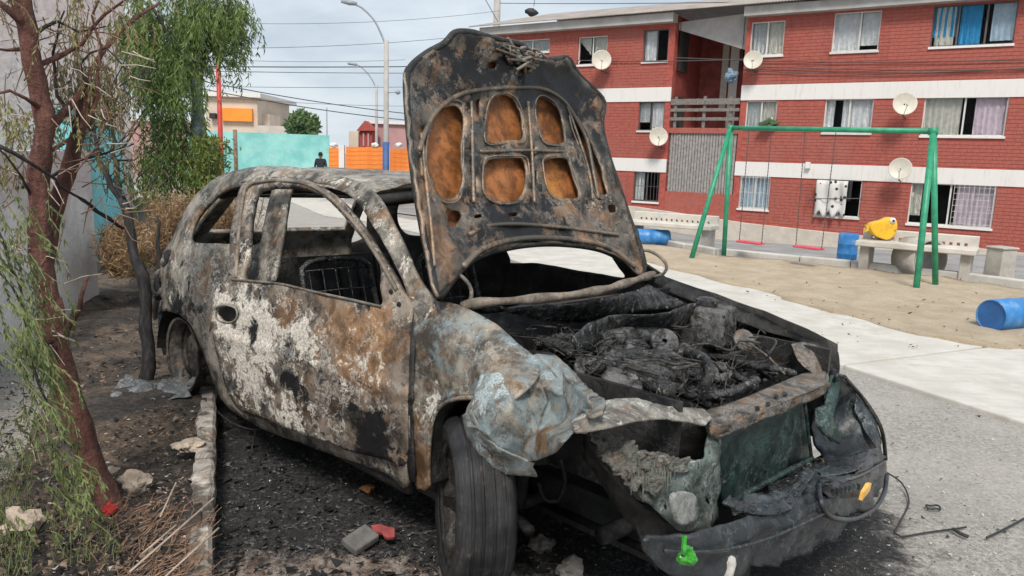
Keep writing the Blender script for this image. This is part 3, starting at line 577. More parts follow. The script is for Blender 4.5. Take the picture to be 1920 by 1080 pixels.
# bracket at the far end of the crossmember
foil('bent_wing_bracket', [(1484, 645), (1506, 640), (1536, 652), (1548, 672), (1553, 702), (1535, 706), (1510, 690), (1492, 672)], S_tps([((1484, 645), Y(1484, 645, .50)), ((1536, 652), Y(1536, 652, .6)), ((1553, 702), Y(1553, 702, .58)), ((1510, 690), Y(1510, 690, .45))]), m_bar, 20, .012, 3)
foil('hanging_bracket', [(1556, 704), (1574, 706), (1570, 750), (1560, 780), (1578, 812), (1572, 834), (1545, 815), (1528, 790), (1530, 765), (1544, 760), (1552, 735)], S_tps([((1556, 704), X(1556, 704, .60)), ((1570, 750), X(1570, 750, .68)), ((1572, 834), X(1572, 834, .70)), ((1530, 780), X(1530, 780, .66))]), m_rad, 22, .012, 3, thick=.008)
# ---- melted bumper hanging from the far corner
bctrl = [((1530, 800), X(1530, 800, .58)), ((1550, 740), X(1550, 740, .60)), ((1574, 708), X(1574, 708, .66)), ((1600, 715), Y(1600, 715, .66)), ((1650, 800), Y(1650, 800, .74)), ((1662, 880), X(1662, 880, .74)), ((1640, 950), X(1640, 950, .80)), ((1560, 850), X(1560, 850, .66)), ((1520, 880), X(1520, 880, .72)), ((1500, 960), X(1500, 960, .86)), ((1400, 960), X(1400, 960, .80)), ((1330, 990), X(1330, 990, .82)), ((1260, 1020), X(1260, 1020, .78)), ((1400, 1060), X(1400, 1060, .84)), ((1500, 1050), X(1500, 1050, .82)), ((1590, 1000), X(1590, 1000, .82)), ((1590, 900), X(1590, 900, .86))]
Sb = S_tps(bctrl)
bump = panel('bumper', [(1578, 704), (1592, 712), (1618, 752), (1646, 800), (1656, 850), (1664, 885), (1656, 920), (1636, 948), (1600, 985), (1540, 1022), (1500, 1044), (1440, 1064), (1380, 1078), (1320, 1086), (1270, 1085), (1240, 1060), (1215, 1015), (1250, 1010), (1300, 1000), (1352, 985), (1400, 965), (1395, 930), (1440, 925), (1500, 905), (1520, 878), (1548, 862), (1532, 830), (1526, 795), (1545, 762), (1562, 728)],
             Sb, m_bump, res=7, thick=.012, amp=.025, freq=7)
for pts, r_, mt in (([(1530, 900), (1560, 903), (1600, 892), (1630, 878), (1655, 862)], .007, m_bump), ([(1530, 905), (1532, 935), (1548, 965), (1590, 972), (1630, 955), (1652, 925), (1658, 890)], .009, m_bump), 
                    ([(1240, 1030), (1340, 1030), (1440, 1005), (1540, 960)], .005, m_bump), ([(1578, 706), (1620, 755), (1648, 805), (1656, 860)], .008, m_black)):
    mb = MB(); mb.tube(Sb(spline(pts, 8, False)) + np.array([.012, -.006, .003]), r_, 7); mb.build('bumper_moulding', mt, bump, True)
panel('fog_lamp_pocket', [(1540, 908), (1590, 902), (1632, 886), (1640, 900), (1620, 925), (1580, 934), (1548, 930)], lambda p: Sb(p) + np.array([.008, -.008, .004]), m_black, res=8, thick=.004, amp=.01, freq=20, parent=bump)
for k in range(7):
    mb = MB(); p = Sb(np.array([[1552 + k * 8, 918 - k * 1.5]]))[0] + np.array([.02, -.012, .004]); mb.box(p, (.012, .006, .02)); mb.build('grille_tooth', m_bump, bump)
p = Sb(np.array([[1608, 922]]))[0] + np.array([.03, -.02, .012]); mb = MB(); mb.add([p + np.array(q) for q in ((0, -.04, -.014), (0, .03, .002), (0, .038, .026), (0, .012, .030), (0, -.008, .020), (0, -.03, .012))], [(0, 1, 2, 3, 4, 5)]); o = mb.build('indicator_shard', plain('amber_plastic', (.75, .42, .10), .35, .3, 40), bump); mod_solid(o, .012, 0)
foil('torn_bumper_skin', [(1352, 944), (1390, 962), (1440, 968), (1478, 957), (1500, 925), (1524, 888), (1512, 876), (1494, 896), (1470, 930), (1440, 946), (1395, 944), (1362, 932)], lambda p: Sb(p) + np.array([.008, -.006, .008]), m_bump, 14, .008, 3, fine=.006, ff=30, seed=12)
foil('torn_bumper_skin', [(1560, 868), (1600, 852), (1640, 842), (1656, 858), (1632, 872), (1600, 884), (1560, 893), (1532, 896), (1528, 884)], lambda p: Sb(p) + np.array([.016, -.010, .012]), m_bump, 16, .008, 3, seed=13)
foil('torn_bumper_skin', [(1600, 750), (1614, 762), (1632, 795), (1646, 830), (1640, 846), (1626, 826), (1608, 790), (1596, 768)], lambda p: Sb(p) + np.array([.016, -.010, .006]), m_bump, 12, .006, 3, seed=14)
sheet('bumper_inner_tray', [X(1362, 948, .62), X(1420, 916, .62), X(1480, 884, .62), X(1560, 840, .62)], [X(1370, 962, .74), X(1430, 962, .76), X(1490, 925, .74), X(1560, 870, .72)], m_char2, 30, 6, .03, 14)
# underside members seen in the dark below the headlight
sheet('torn_undertray', [X(1095, 800, .42), X(1150, 880, .55), X(1210, 940, .6), X(1262, 990, .64)], [X(1095, 860, .40), X(1140, 930, .5), X(1190, 1000, .55), X(1230, 1070, .60)], m_black, 20, 5, .02, 8)
mb = MB(); mb.tube(spline([X(1010, 905, .1), X(1020, 935, .1), X(1045, 938, .15), X(1060, 900, .2), X(1050, 860, .2)], .03, False), .008, 6)
mb.tube([(-.05, -.62, .26), (.02, -.1, .24), (.0, .62, .26)], .025, 8); mb.tube([(.35, -.6, .30), (.40, .6, .28)], .03, 8); mb.tube([(-.25, -.5, .2), (.1, -.66, .24)], .02, 6); mb.tube([(.0, -.62, .28), (.0, -.55, .75)], .028, 8)
mb.build('suspension_arm', m_black, car, True)
# ---- wheels
m_tyre = NT('scorched_tyre_rubber', .55)
t = m_tyre; g = t.scaled((2.0, 70, 2.0)); n = t.noise(6, 8, .7, g); n2 = t.noise(9, 6, .6)
t.col(t.mix(t.mr(n2, .35, .7), (.010, .010, .011), t.mix(t.mr(n, .4, .7), (.02, .02, .022), (.075, .078, .085)))); t.col(t.mix(t.mr(t.noise(14, 8, .75), .54, .68, 0, .55), t.b.inputs['Base Color'].links[0].from_socket, (.12, .105, .09))); t.bump(n, .004); m_tyre = t.m
m_rim = burnt('burnt_wheel_rim', base=((.03, .028, .026), (.16, .14, .12)), ashc=(.5, .47, .42), rustc=(.22, .14, .09), scale=11, ab=-.1, sb=-.05, rb=-.06)
def wheel(c, steer, R=.285, W=.19, tyre=True, mat=None, lean=0):
    e = empty('wheel', c, (lean, 0, steer)); e.parent = car     # axle along local y
    if tyre:
        pr = [(.19, -.075), (.215, -W / 2), (R - .035, -W / 2 - .004), (R - .010, -W / 2 + .012), (R, -W / 2 + .035)]
        for k in (-.05, -.018, .018, .05): pr += [(R, k - .006), (R - .006, k - .004), (R - .006, k + .004), (R, k + .006)]
        pr += [(R, W / 2 - .035), (R - .010, W / 2 - .012), (R - .035, W / 2 + .004), (.215, W / 2), (.19, .075)]
        mb = MB(); mb.lathe(pr, (0, 0, 0), (0, 1, 0), 56); o = mb.build('tyre', m_tyre, e, True)
        md = o.modifiers.new('e', 'EDGE_SPLIT'); md.split_angle = R_(50)
    pr = [(.195, -.08), (.207, -.088), (.207, -.075), (.180, -.055), (.172, -.01), (.165, .045), (.12, .04), (.085, .02), (.07, .0), (.03, -.005), (.0, -.005)]
    mb = MB(); mb.lathe(pr, (0, 0, 0), (0, 1, 0), 40); mb.lathe([(.195, .08), (.205, .085), (.19, .06), (.165, -.02)], (0, 0, 0), (0, 1, 0), 40)
    r = mb.build('rim', m_rimd if tyre else m_rim, e, True)
    for k in range(4):
        a = k * math.pi / 2 + .4; b = MB(); b.lathe([(.012, .0), (.012, -.012), (.0, -.012)], (.05 * math.cos(a), -.012, .05 * math.sin(a)), (0, 1, 0), 8); b.build('wheel_bolt', m_rim, r)
    return e
wheel((-.105, -.735, .29), R_(-33), .30, .185); wheel((.0, .70, .27), R_(-25), .27, .18)
wheel((-2.443, -.68, .33), 0, tyre=False); wheel((-2.443, .68, .27), 0, .26, .18)
mb = MB(); mb.lathe([(.0, -.03), (.10, -.03), (.115, -.01), (.115, .05), (.0, .05)], (-2.443, -.67, .33), (0, 1, 0), 20); mb.tube([(-2.443, -.66, .33), (-2.443, .66, .3)], .035, 8); mb.build('brake_drum', m_rim, car, True)
for sy in (-1, 1):
    V = []; F = []
    for i in range(17):
        a = math.pi * i / 16
        for y in (.56, .62, .78): V.append((-2.443 + .33 * math.cos(a), sy * min(y, hw(-2.443, .4) - .012), .30 + .31 * math.sin(a)))
    for i in range(16):
        for k in range(2): q = i * 3 + k; F.append((q, q + 1, q + 4, q + 3))
    k = len(V); V.append((-2.443, sy * .56, .30))
    for i in range(16): F.append((k, i * 3, i * 3 + 3))
    mesh_obj('rear_wheel_liner', V, F, m_black, car)
# ---- engine bay contents
eng = empty('engine', (0, 0, 0)); eng.parent = car
def lump(mb, c, s, seed, k=1.0, sub=2):
    bm = bmesh.new(); bmesh.ops.create_icosphere(bm, subdivisions=sub, radius=1)
    V = [np.array(v.co) * np.array(s) * (1 + .35 * k * fbm(np.array(v.co) + seed, 1.6, 3)) + c for v in bm.verts]
    F = [[v.index for v in f.verts] for f in bm.faces]; bm.free(); mb.add(V, F)
mb = MB(); mb.box((.12, .02, .50), (.42, .60, .36)); mb.box((.08, -.02, .70), (.24, .52, .12), .05); b = mb.build('engine_block', m_char2, eng); mod_bevel(b, .03, 2)
for (a_, b_, a2, b2, r0, mt) in ((1130, 640, 1225, 628, .035, m_alloy), (1195, 668, 1290, 690, .028, m_char2), (1150, 700, 1260, 735, .03, m_char2), (1010, 640, 1090, 668, .025, m_char2)):
    A = Z(a_, b_, .80); B = Z(a2, b2, .79); mb = MB(); q = spline([A, (A + B) / 2 + np.array([0, 0, .012]), B], .012, False); mb.tube(q, [r0 * (1 + .10 * fbm(p_, 12)) for p_ in q], 10); mb.build('engine_pipe', mt, eng, True)
vc = MB(); q = Z(1205, 700, .79); vc.box(q, (.16, .34, .05), .12, .86); o = vc.build('valve_cover', m_alloy, eng); mod_bevel(o, .014, 3)
for k in range(5): c_ = MB(); c_.box(q + np.array([.0 - .012 * k + .02, -.13 + .065 * k, .03]), (.13, .014, .012), .12); c_.build('cover_rib', m_alloy, o)
c_ = MB(); c_.lathe([(0, .03), (.024, .03), (.028, .02), (.028, 0), (0, 0)], q + np.array([.03, .10, .025]), None, 14); c_.build('oil_cap', m_char2, o)
for pts, r_ in (([(1100, 720, .72), (1120, 690, .80), (1160, 672, .82), (1200, 664, .80)], .026), ([(1290, 660, .82), (1322, 676, .84), (1330, 706, .80), (1310, 735, .74)], .02), ([(1010, 650, .76), (1050, 632, .82), (1095, 640, .80)], .018), ([(1260, 720, .74), (1300, 742, .70), (1370, 735, .70), (1420, 712, .72)], .017), ([(1380, 680, .74), (1440, 690, .72), (1490, 700, .70)], .016)):
    A = spline([Z(*p_) for p_ in pts], .008, False); mb = MB(); mb.tube(A, [r_ * (1.0 if i % 2 else .86) for i in range(len(A))], 10); mb.build('corrugated_hose', m_char2, eng, True)
for (a_, b_, z_, r_) in ((1245, 642, .82, .05), (1100, 690, .76, .045), (1350, 700, .72, .04)):
    mb = MB(); mb.lathe([(r_ * .2, .012), (r_ * .75, .012), (r_ * .8, .02), (r_, .02), (r_, -.02), (r_ * .8, -.02), (r_ * .2, -.012)], Z(a_, b_, z_), (.5, -.5, .7), 20); mb.build('drive_pulley', m_alloy, eng, True)
for (a_, b_) in ((1240, 660), (1262, 672), (1180, 655), (1150, 668), (1283, 655)):
    mb = MB(); q = Z(a_, b_, .82); mb.lathe([(0, .02), (.016, .02), (.02, .01), (.024, -.03), (0, -.03)], q, (.3, .2, 1), 10); mb.build('sensor_stub', m_alloy, eng, True)
mb = MB(); q = Z(1165, 616, .80); mb.lathe([(.0, -.10), (.03, -.095), (.036, -.05), (.036, .06), (.028, .10), (.0, .105)], q, (.2, 1, 0), 14); mb.build('air_intake', m_alloy, eng, True)
q = Z(1335, 625, .76); mb = MB(); mb.box(q, (.15, .17, .16), .15, .92); q = q + np.array([0, 0, .04]); mb = MB(); mb.box(q, (.17, .19, .17), .15, .9); bb = mb.build('battery', m_alloy, car); mod_bevel(bb, .018, 3)
mb = MB(); mb.lathe([(.045, -.02), (.05, 0), (.05, .02), (.03, .03), (.0, .03)], q + np.array([-.03, -.02, .09]), None, 16); mb.build('filler_cap', m_char2, bb)
q = Z(1396, 637, .80); mb = MB(); mb.lathe([(.0, .010), (.03, .010), (.046, .002), (.048, -.008), (.0, -.012)], q, (.7, -.45, .55), 20); h_ = mb.build('horn_disc', m_bar, car, True)
mb = MB(); mb.tube([q, Z(1440, 668, .78), Z(1472, 702, .72)], .004, 5); mb.build('horn_bracket', m_bar, car)
for (a0, b0, a1, b1, r_) in ((1300, 690, 1420, 730, .016), (1330, 668, 1460, 715, .014), (1200, 740, 1330, 760, .016), (1100, 655, 1180, 700, .02), (1180, 640, 1250, 700, .022)):
    mb = MB(); A = Z(a0, b0, .70); B = Z(a1, b1, .66); mid = (A + B) / 2 + np.array([0, 0, .03]); mb.tube(spline([A, mid, B], .02, False), r_, 8); mb.build('hose', m_black, eng, True)
for (a, b, s_, z_) in ((1140, 660, .06, .70), (1200, 655, .055, .72), (1255, 665, .06, .70), (1170, 720, .06, .64), (1230, 730, .07, .62), (1290, 700, .05, .66), (1110, 690, .05, .66), (1000, 640, .06, .70), (1050, 650, .05, .68), (1330, 740, .05, .60), (1390, 715, .05, .58), (950, 612, .05, .76)):
    mb = MB(); lump(mb, Z(a, b, z_ + .06), (s_, s_ * (.8 + random.random() * .6), s_ * .55), a * .1, 3.0, 3); mb.build('engine_component', m_char2, eng, True)
for (a, b, r_, z_) in ((1118, 672, .036, .72), (1255, 650, .04, .75), (1210, 700, .045, .68)):
    mb = MB(); mb.lathe([(r_ * .6, -.02), (r_, -.02), (r_, .02), (r_ * .6, .02), (r_ * .55, -.02)], Z(a, b, z_), (.8, -.3, .5), 18); mb.build('pulley', m_alloy, eng, True)
def inbay(): 
    while True:
        a, b = 930 + random.random() * 520, 590 + random.random() * 170
        if b > 600 + (a - 930) * -.02 and b < 665 + (a - 930) * .65 and b < 762 - max(0, a - 1350) * .5 and b > 585 + max(0, a - 1330) * .55: return a, b
mb = MB()
for k in range(300):
    a, b = inbay(); z = .67 + random.random() * .17; P = Z(a, b, z); pts = [P]
    d = np.array([random.gauss(0, 1), random.gauss(0, 1), random.gauss(0, .4)]); d /= np.linalg.norm(d)
    for _ in range(random.randint(3, 7)):
        d = d + np.array([random.gauss(0, .5), random.gauss(0, .5), random.gauss(0, .5)]); d /= np.linalg.norm(d); pts.append(pts[-1] + d * (.03 + .03 * random.random()))
    pts = [np.array([min(max(p[0], -.25), .46), min(max(p[1], -.52), .52), min(max(p[2], .60), .84)]) for p in pts]
    mb.tube(spline(pts, .015, False), random.choice([.0010, .0012, .0015, .002, .002, .003, .005]), 4)
o = mb.build('burnt_wiring', m_wiresb, eng, True); o['kind'] = 'stuff'
mb = MB()
for k in range(520):
    a, b = inbay(); z = .60 + random.random() * .12; s_ = .005 + random.random() ** 2 * .020; lump(mb, Z(a, b, z), (s_, s_ * random.uniform(.5, 1.5), s_ * .6), k * .37, 3, 1)
o = mb.build('engine_debris', m_char2, eng, False); o['kind'] = 'stuff'
# white tapped peg, green plastic and wires near the bumper are separate things further down
# ============================================================ GROUND
def sm01(a, b, x): t = np.clip((x - a) / (b - a), 0, 1); return t * t * (3 - 2 * t)
def G(x, y):                               # the land falls away behind the playground
    w_ = .40 + .60 * sm01(0, 11, np.asarray(x, float)); return -.0085 * np.clip(np.asarray(y, float) - 10.5, 0, 12) ** 2 * w_
def wg(px, py, up=0.0):                    # world point on the land
    v = rays((px, py))[0]; t = .5
    while t < 200:
        P = CAMP + v * t
        if P[2] < float(G(P[0], P[1])) + up: break
        t += .02 if t < 40 else .2
    return P
def P2w(l, up=0): return [wg(a, b, up)[:2] for a, b in l]
# asphalt: pale aggregate, soot spread round the wreck
t = NT('asphalt_with_soot', .9)
n0 = t.noise(1.3, 6, .6); n1 = t.noise(60, 4, .8); n2 = t.noise(14, 8, .7); v1 = t.voro(120)
c = t.mix(t.mr(n1, .35, .7), (.24, .225, .205), (.54, .51, .465)); c = t.mix(t.mr(n0, .35, .7, 0, .45), c, (.50, .465, .425)); c = t.mix(t.mr(t.noise(4, 7, .7), .5, .7, 0, .4), c, (.26, .24, .22))
c = t.mix(t.mr(t.noise(70, 2, .5, t.scaled((1, 1, 1), None, (4, 4, 4))), .64, .70, 0, .6), c, (.10, .095, .09)); c = t.mix(t.mr(t.noise(.9, 8, .7, None, .6), .52, .62, 0, .35), c, (.30, .28, .26))
sp = [((-.9, 3.6, 0), 2.3, 1.1), ((-.5, 2.6, 0), 1.25, .75), ((.7, 2.6, 0), 1.3, 1.0), ((.3, 3.6, 0), 2.0, .9), ((1.3, 3.2, 0), 1.0, .6), ((-1.5, 3.6, 0), 1.3, .8)]
m = t.mr(t.math('ADD', t.spots(sp), t.math('MULTIPLY', t.math('SUBTRACT', t.noise(5, 9, .72), .5), 1.5)), .35, .75)
sc_ = t.mix(t.mr(n1, .42, .70), (.012, .012, .013), t.mix(t.mr(t.noise(28, 8, .82), .50, .66), (.055, .053, .052), (.34, .33, .315)))
c = t.mix(m, c, sc_)
m2 = t.mr(t.math('ADD', t.spots([((-.85, 2.2, 0), .85, 1.0), ((-.3, 2.25, 0), .7, .7)]), t.math('MULTIPLY', t.math('SUBTRACT', t.noise(7, 9, .72), .5), 1.6)), .45, .8, 0, .8)
c = t.mix(m2, c, t.mix(t.mr(n2, .35, .65), (.15, .085, .055), (.42, .36, .31)))
t.col(c); t.bump(t.math('ADD', n1, t.math('MULTIPLY', n2, .6)), .012); m_asph = t.m
xs = np.concatenate([[-600, -200, -90], np.arange(-50, 51, 2.0), [90, 200, 600]]); ys = np.concatenate([[-200, -50, -10], np.arange(-4, 62, 1.5), [90, 200, 700]])
V = [(x, y, float(G(x, y)) - .03) for x in xs for y in ys]; ny = len(ys)
F = [(i * ny + j, (i + 1) * ny + j, (i + 1) * ny + j + 1, i * ny + j + 1) for i in range(len(xs) - 1) for j in range(ny - 1)]
tag(mesh_obj('ground', V, F, plain('dusty_earth', (.30, .27, .23), .95, .2, 1.5)), kind='structure')
def drape(name, poly, mat, up, res=.4, amp=0, freq=3, kind='structure', edge=0):
    P, T = polymesh([tuple(p) for p in poly], [], res, True); V = [(p[0], p[1], float(G(p[0], p[1])) + up + (fbm((p[0], p[1], 0), freq) * amp)) for p in P]
    T = [tuple(f) if np.cross(P[f[1]] - P[f[0]], P[f[2]] - P[f[0]]) > 0 else tuple(reversed(f)) for f in T]
    o = mesh_obj(name, V, T, mat, None, True); o['kind'] = kind
    if edge: mod_solid(o, edge, -1)
    return o
SD = np.array([-math.sin(R_(25.6)), math.cos(R_(25.6))]); SN = np.array([SD[1], -SD[0]])   # street direction and its right-hand side
kerbR = wz(1580, 690)[:2] + SN * .0
drape('road', [(-6, -4), (6.2, -4), tuple(kerbR - SD * 4), tuple(kerbR + SD * 32), (-26, 38)], m_asph, -.008, .8)
# ---- planter bed, its kerb and the soil
kA = wz(372, 1075, .13)[:2]; kB = wz(388, 745, .13)[:2]; kd = (kB - kA) / np.linalg.norm(kB - kA); kn = np.array([kd[1], -kd[0]])
wA = wz(165, 552, .13)[:2]; wd = SD; wnrm = np.array([wd[1], -wd[0]])
t = NT('burnt_garden_soil', .95)
n1 = t.noise(9, 9, .75); n2 = t.noise(40, 6, .8); n3 = t.noise(2.2, 6, .65)
c = t.mix(t.mr(n1, .35, .65), (.06, .048, .04), (.26, .185, .13)); c = t.mix(t.mr(n2, .5, .72, 0, .9), c, (.30, .27, .24)); c = t.mix(t.mr(n3, .42, .62, 0, .85), c, t.mix(t.mr(n2, .4, .6), (.015, .015, .016), (.07, .068, .068)))
c = t.mix(t.mr(t.noise(26, 4, .8, t.scaled((1, 1, 1), None, (7, 2, 2))), .66, .72), c, (.48, .46, .44)); t.col(c); t.bump(t.math('ADD', n1, n2), .03); m_soil = t.m
g1 = kA - kd * 3; soil = [tuple(g1), tuple(kA + kd * 6.5), tuple(kA + kd * 6.5 + SD * 20), tuple(wA + wd * 22), tuple(wA), tuple(wA - wd * 9), (-4, -3)]
drape('planter_soil', soil, m_soil, .115, .12, .07, 1.7)
m_kerb = NT('weathered_kerb_concrete', .9); t = m_kerb; t._o = t.n.new('ShaderNodeNewGeometry').outputs['Position']; t.obj = lambda: t._o; n = t.noise(12, 8, .7); n2 = t.noise(4, 6, .6)
c = t.mix(t.mr(n, .3, .7), (.26, .23, .20), (.62, .58, .52)); c = t.mix(t.mr(t.noise(5, 9, .72, None, .5), .46, .58, 0, .92), c, t.mix(t.mr(n, .4, .6), (.05, .045, .04), (.14, .11, .085))); t.col(t.mix(t.mr(t.noise(7, 5, .6), .58, .66, 0, .7), c, (.24, .13, .08))); t.bump(n, .015); m_kerb = t.m
kerb = empty('planter_kerb', (0, 0, 0)); kerb['kind'] = 'structure'
for i in range(-4, 7):
    a = kA + kd * (i * 1.0 + .003); b = kA + kd * (i * 1.0 + .996); mid = (a + b) / 2; mb = MB(); ang = math.atan2(kd[1], kd[0]); L = np.linalg.norm(b - a)
    mb.box((0, 0, 0), (L, .085, .17)); o = mb.build('kerbstone', m_kerb, kerb); bm = bmesh.new(); bm.from_mesh(o.data); bmesh.ops.bevel(bm, geom=bm.edges[:], offset=.014, segments=1, affect='EDGES'); bmesh.ops.subdivide_edges(bm, edges=bm.edges, cuts=9, use_grid_fill=True)
    for q in bm.verts:
        p = q.co + Vector((i * 3.1, 0, 0)); e_ = max(0, abs(q.co.y) - .02) * 6 * max(0, q.co.z * 14); q.co += Vector((noise.noise(p * 9), noise.noise(p * 9 + Vector((3, 3, 3))), noise.noise(p * 7 + Vector((7, 3, 1))))) * .014; q.co.z -= max(0, noise.noise(p * 14)) * .05 * e_
    bm.to_mesh(o.data); bm.free(); o.location = (mid[0], mid[1], .05 + random.gauss(0, .004)); o.rotation_euler = (random.gauss(0, .03), random.gauss(0, .006), ang)
# the broken plaster pad beside the kerb
# ---- pavement of poured slabs
t = NT('pale_pavement_concrete', .85); n = t.noise(3, 8, .6); n2 = t.noise(45, 5, .7); n3 = t.noise(2.5, 6, .7, t.scaled((1, 5, 1), None, (0, 0, 0), (0, 0, R_(-25))))
c = t.mix(t.mr(n, .3, .7), (.50, .475, .43), (.62, .595, .55)); c = t.mix(t.mr(n2, .5, .8, 0, .3), c, (.40, .38, .34)); c = t.mix(t.mr(n3, .45, .7, 0, .5), c, (.44, .41, .37)); c = t.mix(t.mr(t.noise(1.1, 9, .72), .52, .62, 0, .45), c, (.42, .38, .32)); t.col(c); t.bump(n2, .004); m_pave = t.m
pav = empty('pavement', (0, 0, 0)); pav['kind'] = 'structure'
Lw = 1.95
for i in range(-4, 14):
    a = kerbR + SD * (i * 2.4 + .012); b = kerbR + SD * (i * 2.4 + 2.388); V = []
    ws = Lw if i >= -1 else 6.5
    pts = [a, b, b + SN * ws, a + SN * ws]
    for p in pts: V.append((p[0], p[1], float(G(p[0], p[1])) + .03 + random.gauss(0, .002)))
    o = mesh_obj('slab', V, [(3, 2, 1, 0)], m_pave, pav); 
    if o.data.polygons[0].normal.z < 0: o.data.flip_normals()
    mod_solid(o, .12, -1); mod_bevel(o, .012, 2)
# ---- sand of the playground
t = NT('playground_sand', .95); n = t.noise(3, 7, .65); n2 = t.noise(30, 6, .75); n3 = t.noise(1.2, 5, .6, t.scaled((1, 6, 1)))
c = t.mix(t.mr(n, .3, .7), (.45, .36, .255), (.59, .49, .365)); c = t.mix(t.mr(n2, .45, .7, 0, .6), c, (.36, .27, .17)); c = t.mix(t.mr(n3, .52, .72, 0, .35), c, (.54, .44, .31)); c = t.mix(t.mr(t.noise(55, 3, .6), .68, .73, 0, .7), c, (.10, .07, .05)); t.col(c); t.bump(t.math('ADD', n2, t.math('MULTIPLY', n, .8)), .03); m_sand = t.m
s0 = kerbR + SN * Lw
sand = [tuple(s0 + SD * (.1)), tuple(s0 + SD * 1.0), tuple(s0 + SD * 20), tuple(wg(1150, 440)[:2]), tuple(wg(1240, 462)[:2]), tuple(wg(1345, 482)[:2]), tuple(wg(1500, 497)[:2]), tuple(wg(1700, 518)[:2]), tuple(wg(1925, 547)[:2]), tuple(wg(2200, 590)[:2]), tuple(wg(2100, 636)[:2]), tuple(wg(1925, 650)[:2])]
sandpoly = [tuple(wg(1885, 662)[:2])] + [tuple(wg(a, b)[:2]) for a, b in ((1820, 654), (1700, 628), (1560, 592), (1400, 547), (1262, 510), (1180, 484))] + sand[3:]
sp2 = spline(sandpoly, .22, True, True); sp2 = [tuple(p + np.array([fbm((p[0], p[1], 0), 1.7), fbm((p[1], p[0], 3), 1.7)]) * .16) for p in sp2]
so_ = drape('sand', sp2, m_sand, .034, .22, 0, 1.6)
mod_solid(so_, .05, -1)
for v in so_.data.vertices: v.co.z += max(0, fbm((v.co.x, v.co.y, 0), 1.5) * .05 + .004)
# beyond the sand: pale kerb strip, then the lower street
strip = [(1150, 436), (1240, 459), (1345, 479), (1500, 494), (1700, 514), (1925, 543), (2200, 584)]
A = [wg(a, b) for a, b in strip]; mb = MB()
pk = empty('playground_kerb', (0, 0, 0)); pk['kind'] = 'structure'
q = spline([p[:2] for p in A], .9, False)
for i in range(len(q) - 1):
    d = q[i + 1] - q[i]; L = np.linalg.norm(d); d = d / L; mid = (q[i] + q[i + 1]) / 2; mb = MB(); mb.box((mid[0], mid[1], float(G(*mid)) + .02), (L - .012, .16, .20), math.atan2(d[1], d[0])); o = mb.build('kerbstone', m_pave, pk); mod_bevel(o, .015, 2)
drape('lower_street', [tuple(p[:2] + (.05, .2)) for p in A] + [(30, 20), (30, 48), (-20, 60), (-14, 36)], plain('worn_street_concrete', (.27, .265, .26), .9, .22, 1.2, bump=.004), .006, 1.2)
# ============================================================ APARTMENT BLOCK
bA = at(1650, 300, 1.0); 
FA = np.array([10.9, 22.1]); FE = np.array([3.64, 26.8]) - FA; FE = FE / np.linalg.norm(FE); FN = np.array([-FE[1], FE[0]])
if FN @ FA > 0: FN = -FN                    # facade frame: s to the left/away, n towards the street
def fs(px, py, off=0.0):                    # pixel -> (s, z) on the facade
    v = rays((px, py))[0]; t = ((FA + FN * off) @ FN) / (v[:2] @ FN); P = CAMP + v * t; return (P[:2] - FA) @ FE, P[2]
def fw_(s, z, off=0.0): p = FA + FE * s + FN * off; return np.array([p[0], p[1], z])
fang = math.atan2(FE[1], FE[0])
blk = empty('apartment_block', (0, 0, 0)); tag(blk, 'three-storey red brick apartment block with white bands and metal roof', 'building')
m_brick = NT('painted_red_brick', .8); t = m_brick; n = t.noise(1.5, 7, .65); n2 = t.noise(12, 6, .7)
c = t.mix(t.mr(n2, .3, .7), (.31, .075, .055), (.43, .118, .088)); c = t.mix(t.mr(n, .42, .66, 0, .7), c, (.36, .12, .095)); c = t.mix(t.mr(t.noise(1.6, 6, .7, t.scaled((2.2, 2.2, .3))), .52, .70, 0, .5), c, (.24, .06, .05)); t.col(c); t.bump(n2, .006); m_brick = t.m
m_mortar = plain('reddish_mortar', (.38, .085, .065), .9, .2, 6)
t = NT('white_painted_band', .8); n = t.noise(4, 7, .7, t.scaled((3, 3, .35))); c = t.mix(t.mr(n, .50, .75, 0, .5), (.74, .72, .69), (.50, .46, .42)); t.col(t.mix(t.mr(t.noise(22, 5, .7), .62, .72, 0, .6), c, (.38, .30, .26))); m_band = t.m; m_fascia = plain('grey_roof_fascia', (.42, .40, .38), .7, .15, 2)
m_alu = plain('pale_window_frame', (.62, .61, .58), .4, .08, 5); m_dkfr = plain('dark_window_frame', (.10, .09, .09), .5, .1, 5)
t = NT('window_glass', .04); t.b.inputs['Transmission Weight'].default_value = 1; t.b.inputs['IOR'].default_value = 1.12; t.b.inputs['Base Color'].default_value = (.93, .95, .96, 1); m_glass = t.m
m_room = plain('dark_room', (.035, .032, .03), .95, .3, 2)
def cloth(name, c): return plain(name, c, .85, .12, 9)
CUR = {'w': cloth('white_net_curtain', (.66, .66, .66)), 'g': cloth('grey_curtain', (.46, .47, .47)), 'c': cloth('cream_curtain', (.55, .53, .46)), 'b': cloth('bright_blue_curtain', (.03, .28, .55)), 'p': cloth('pink_white_curtain', (.62, .50, .56)), 'l': cloth('light_blue_curtain', (.42, .53, .62))}
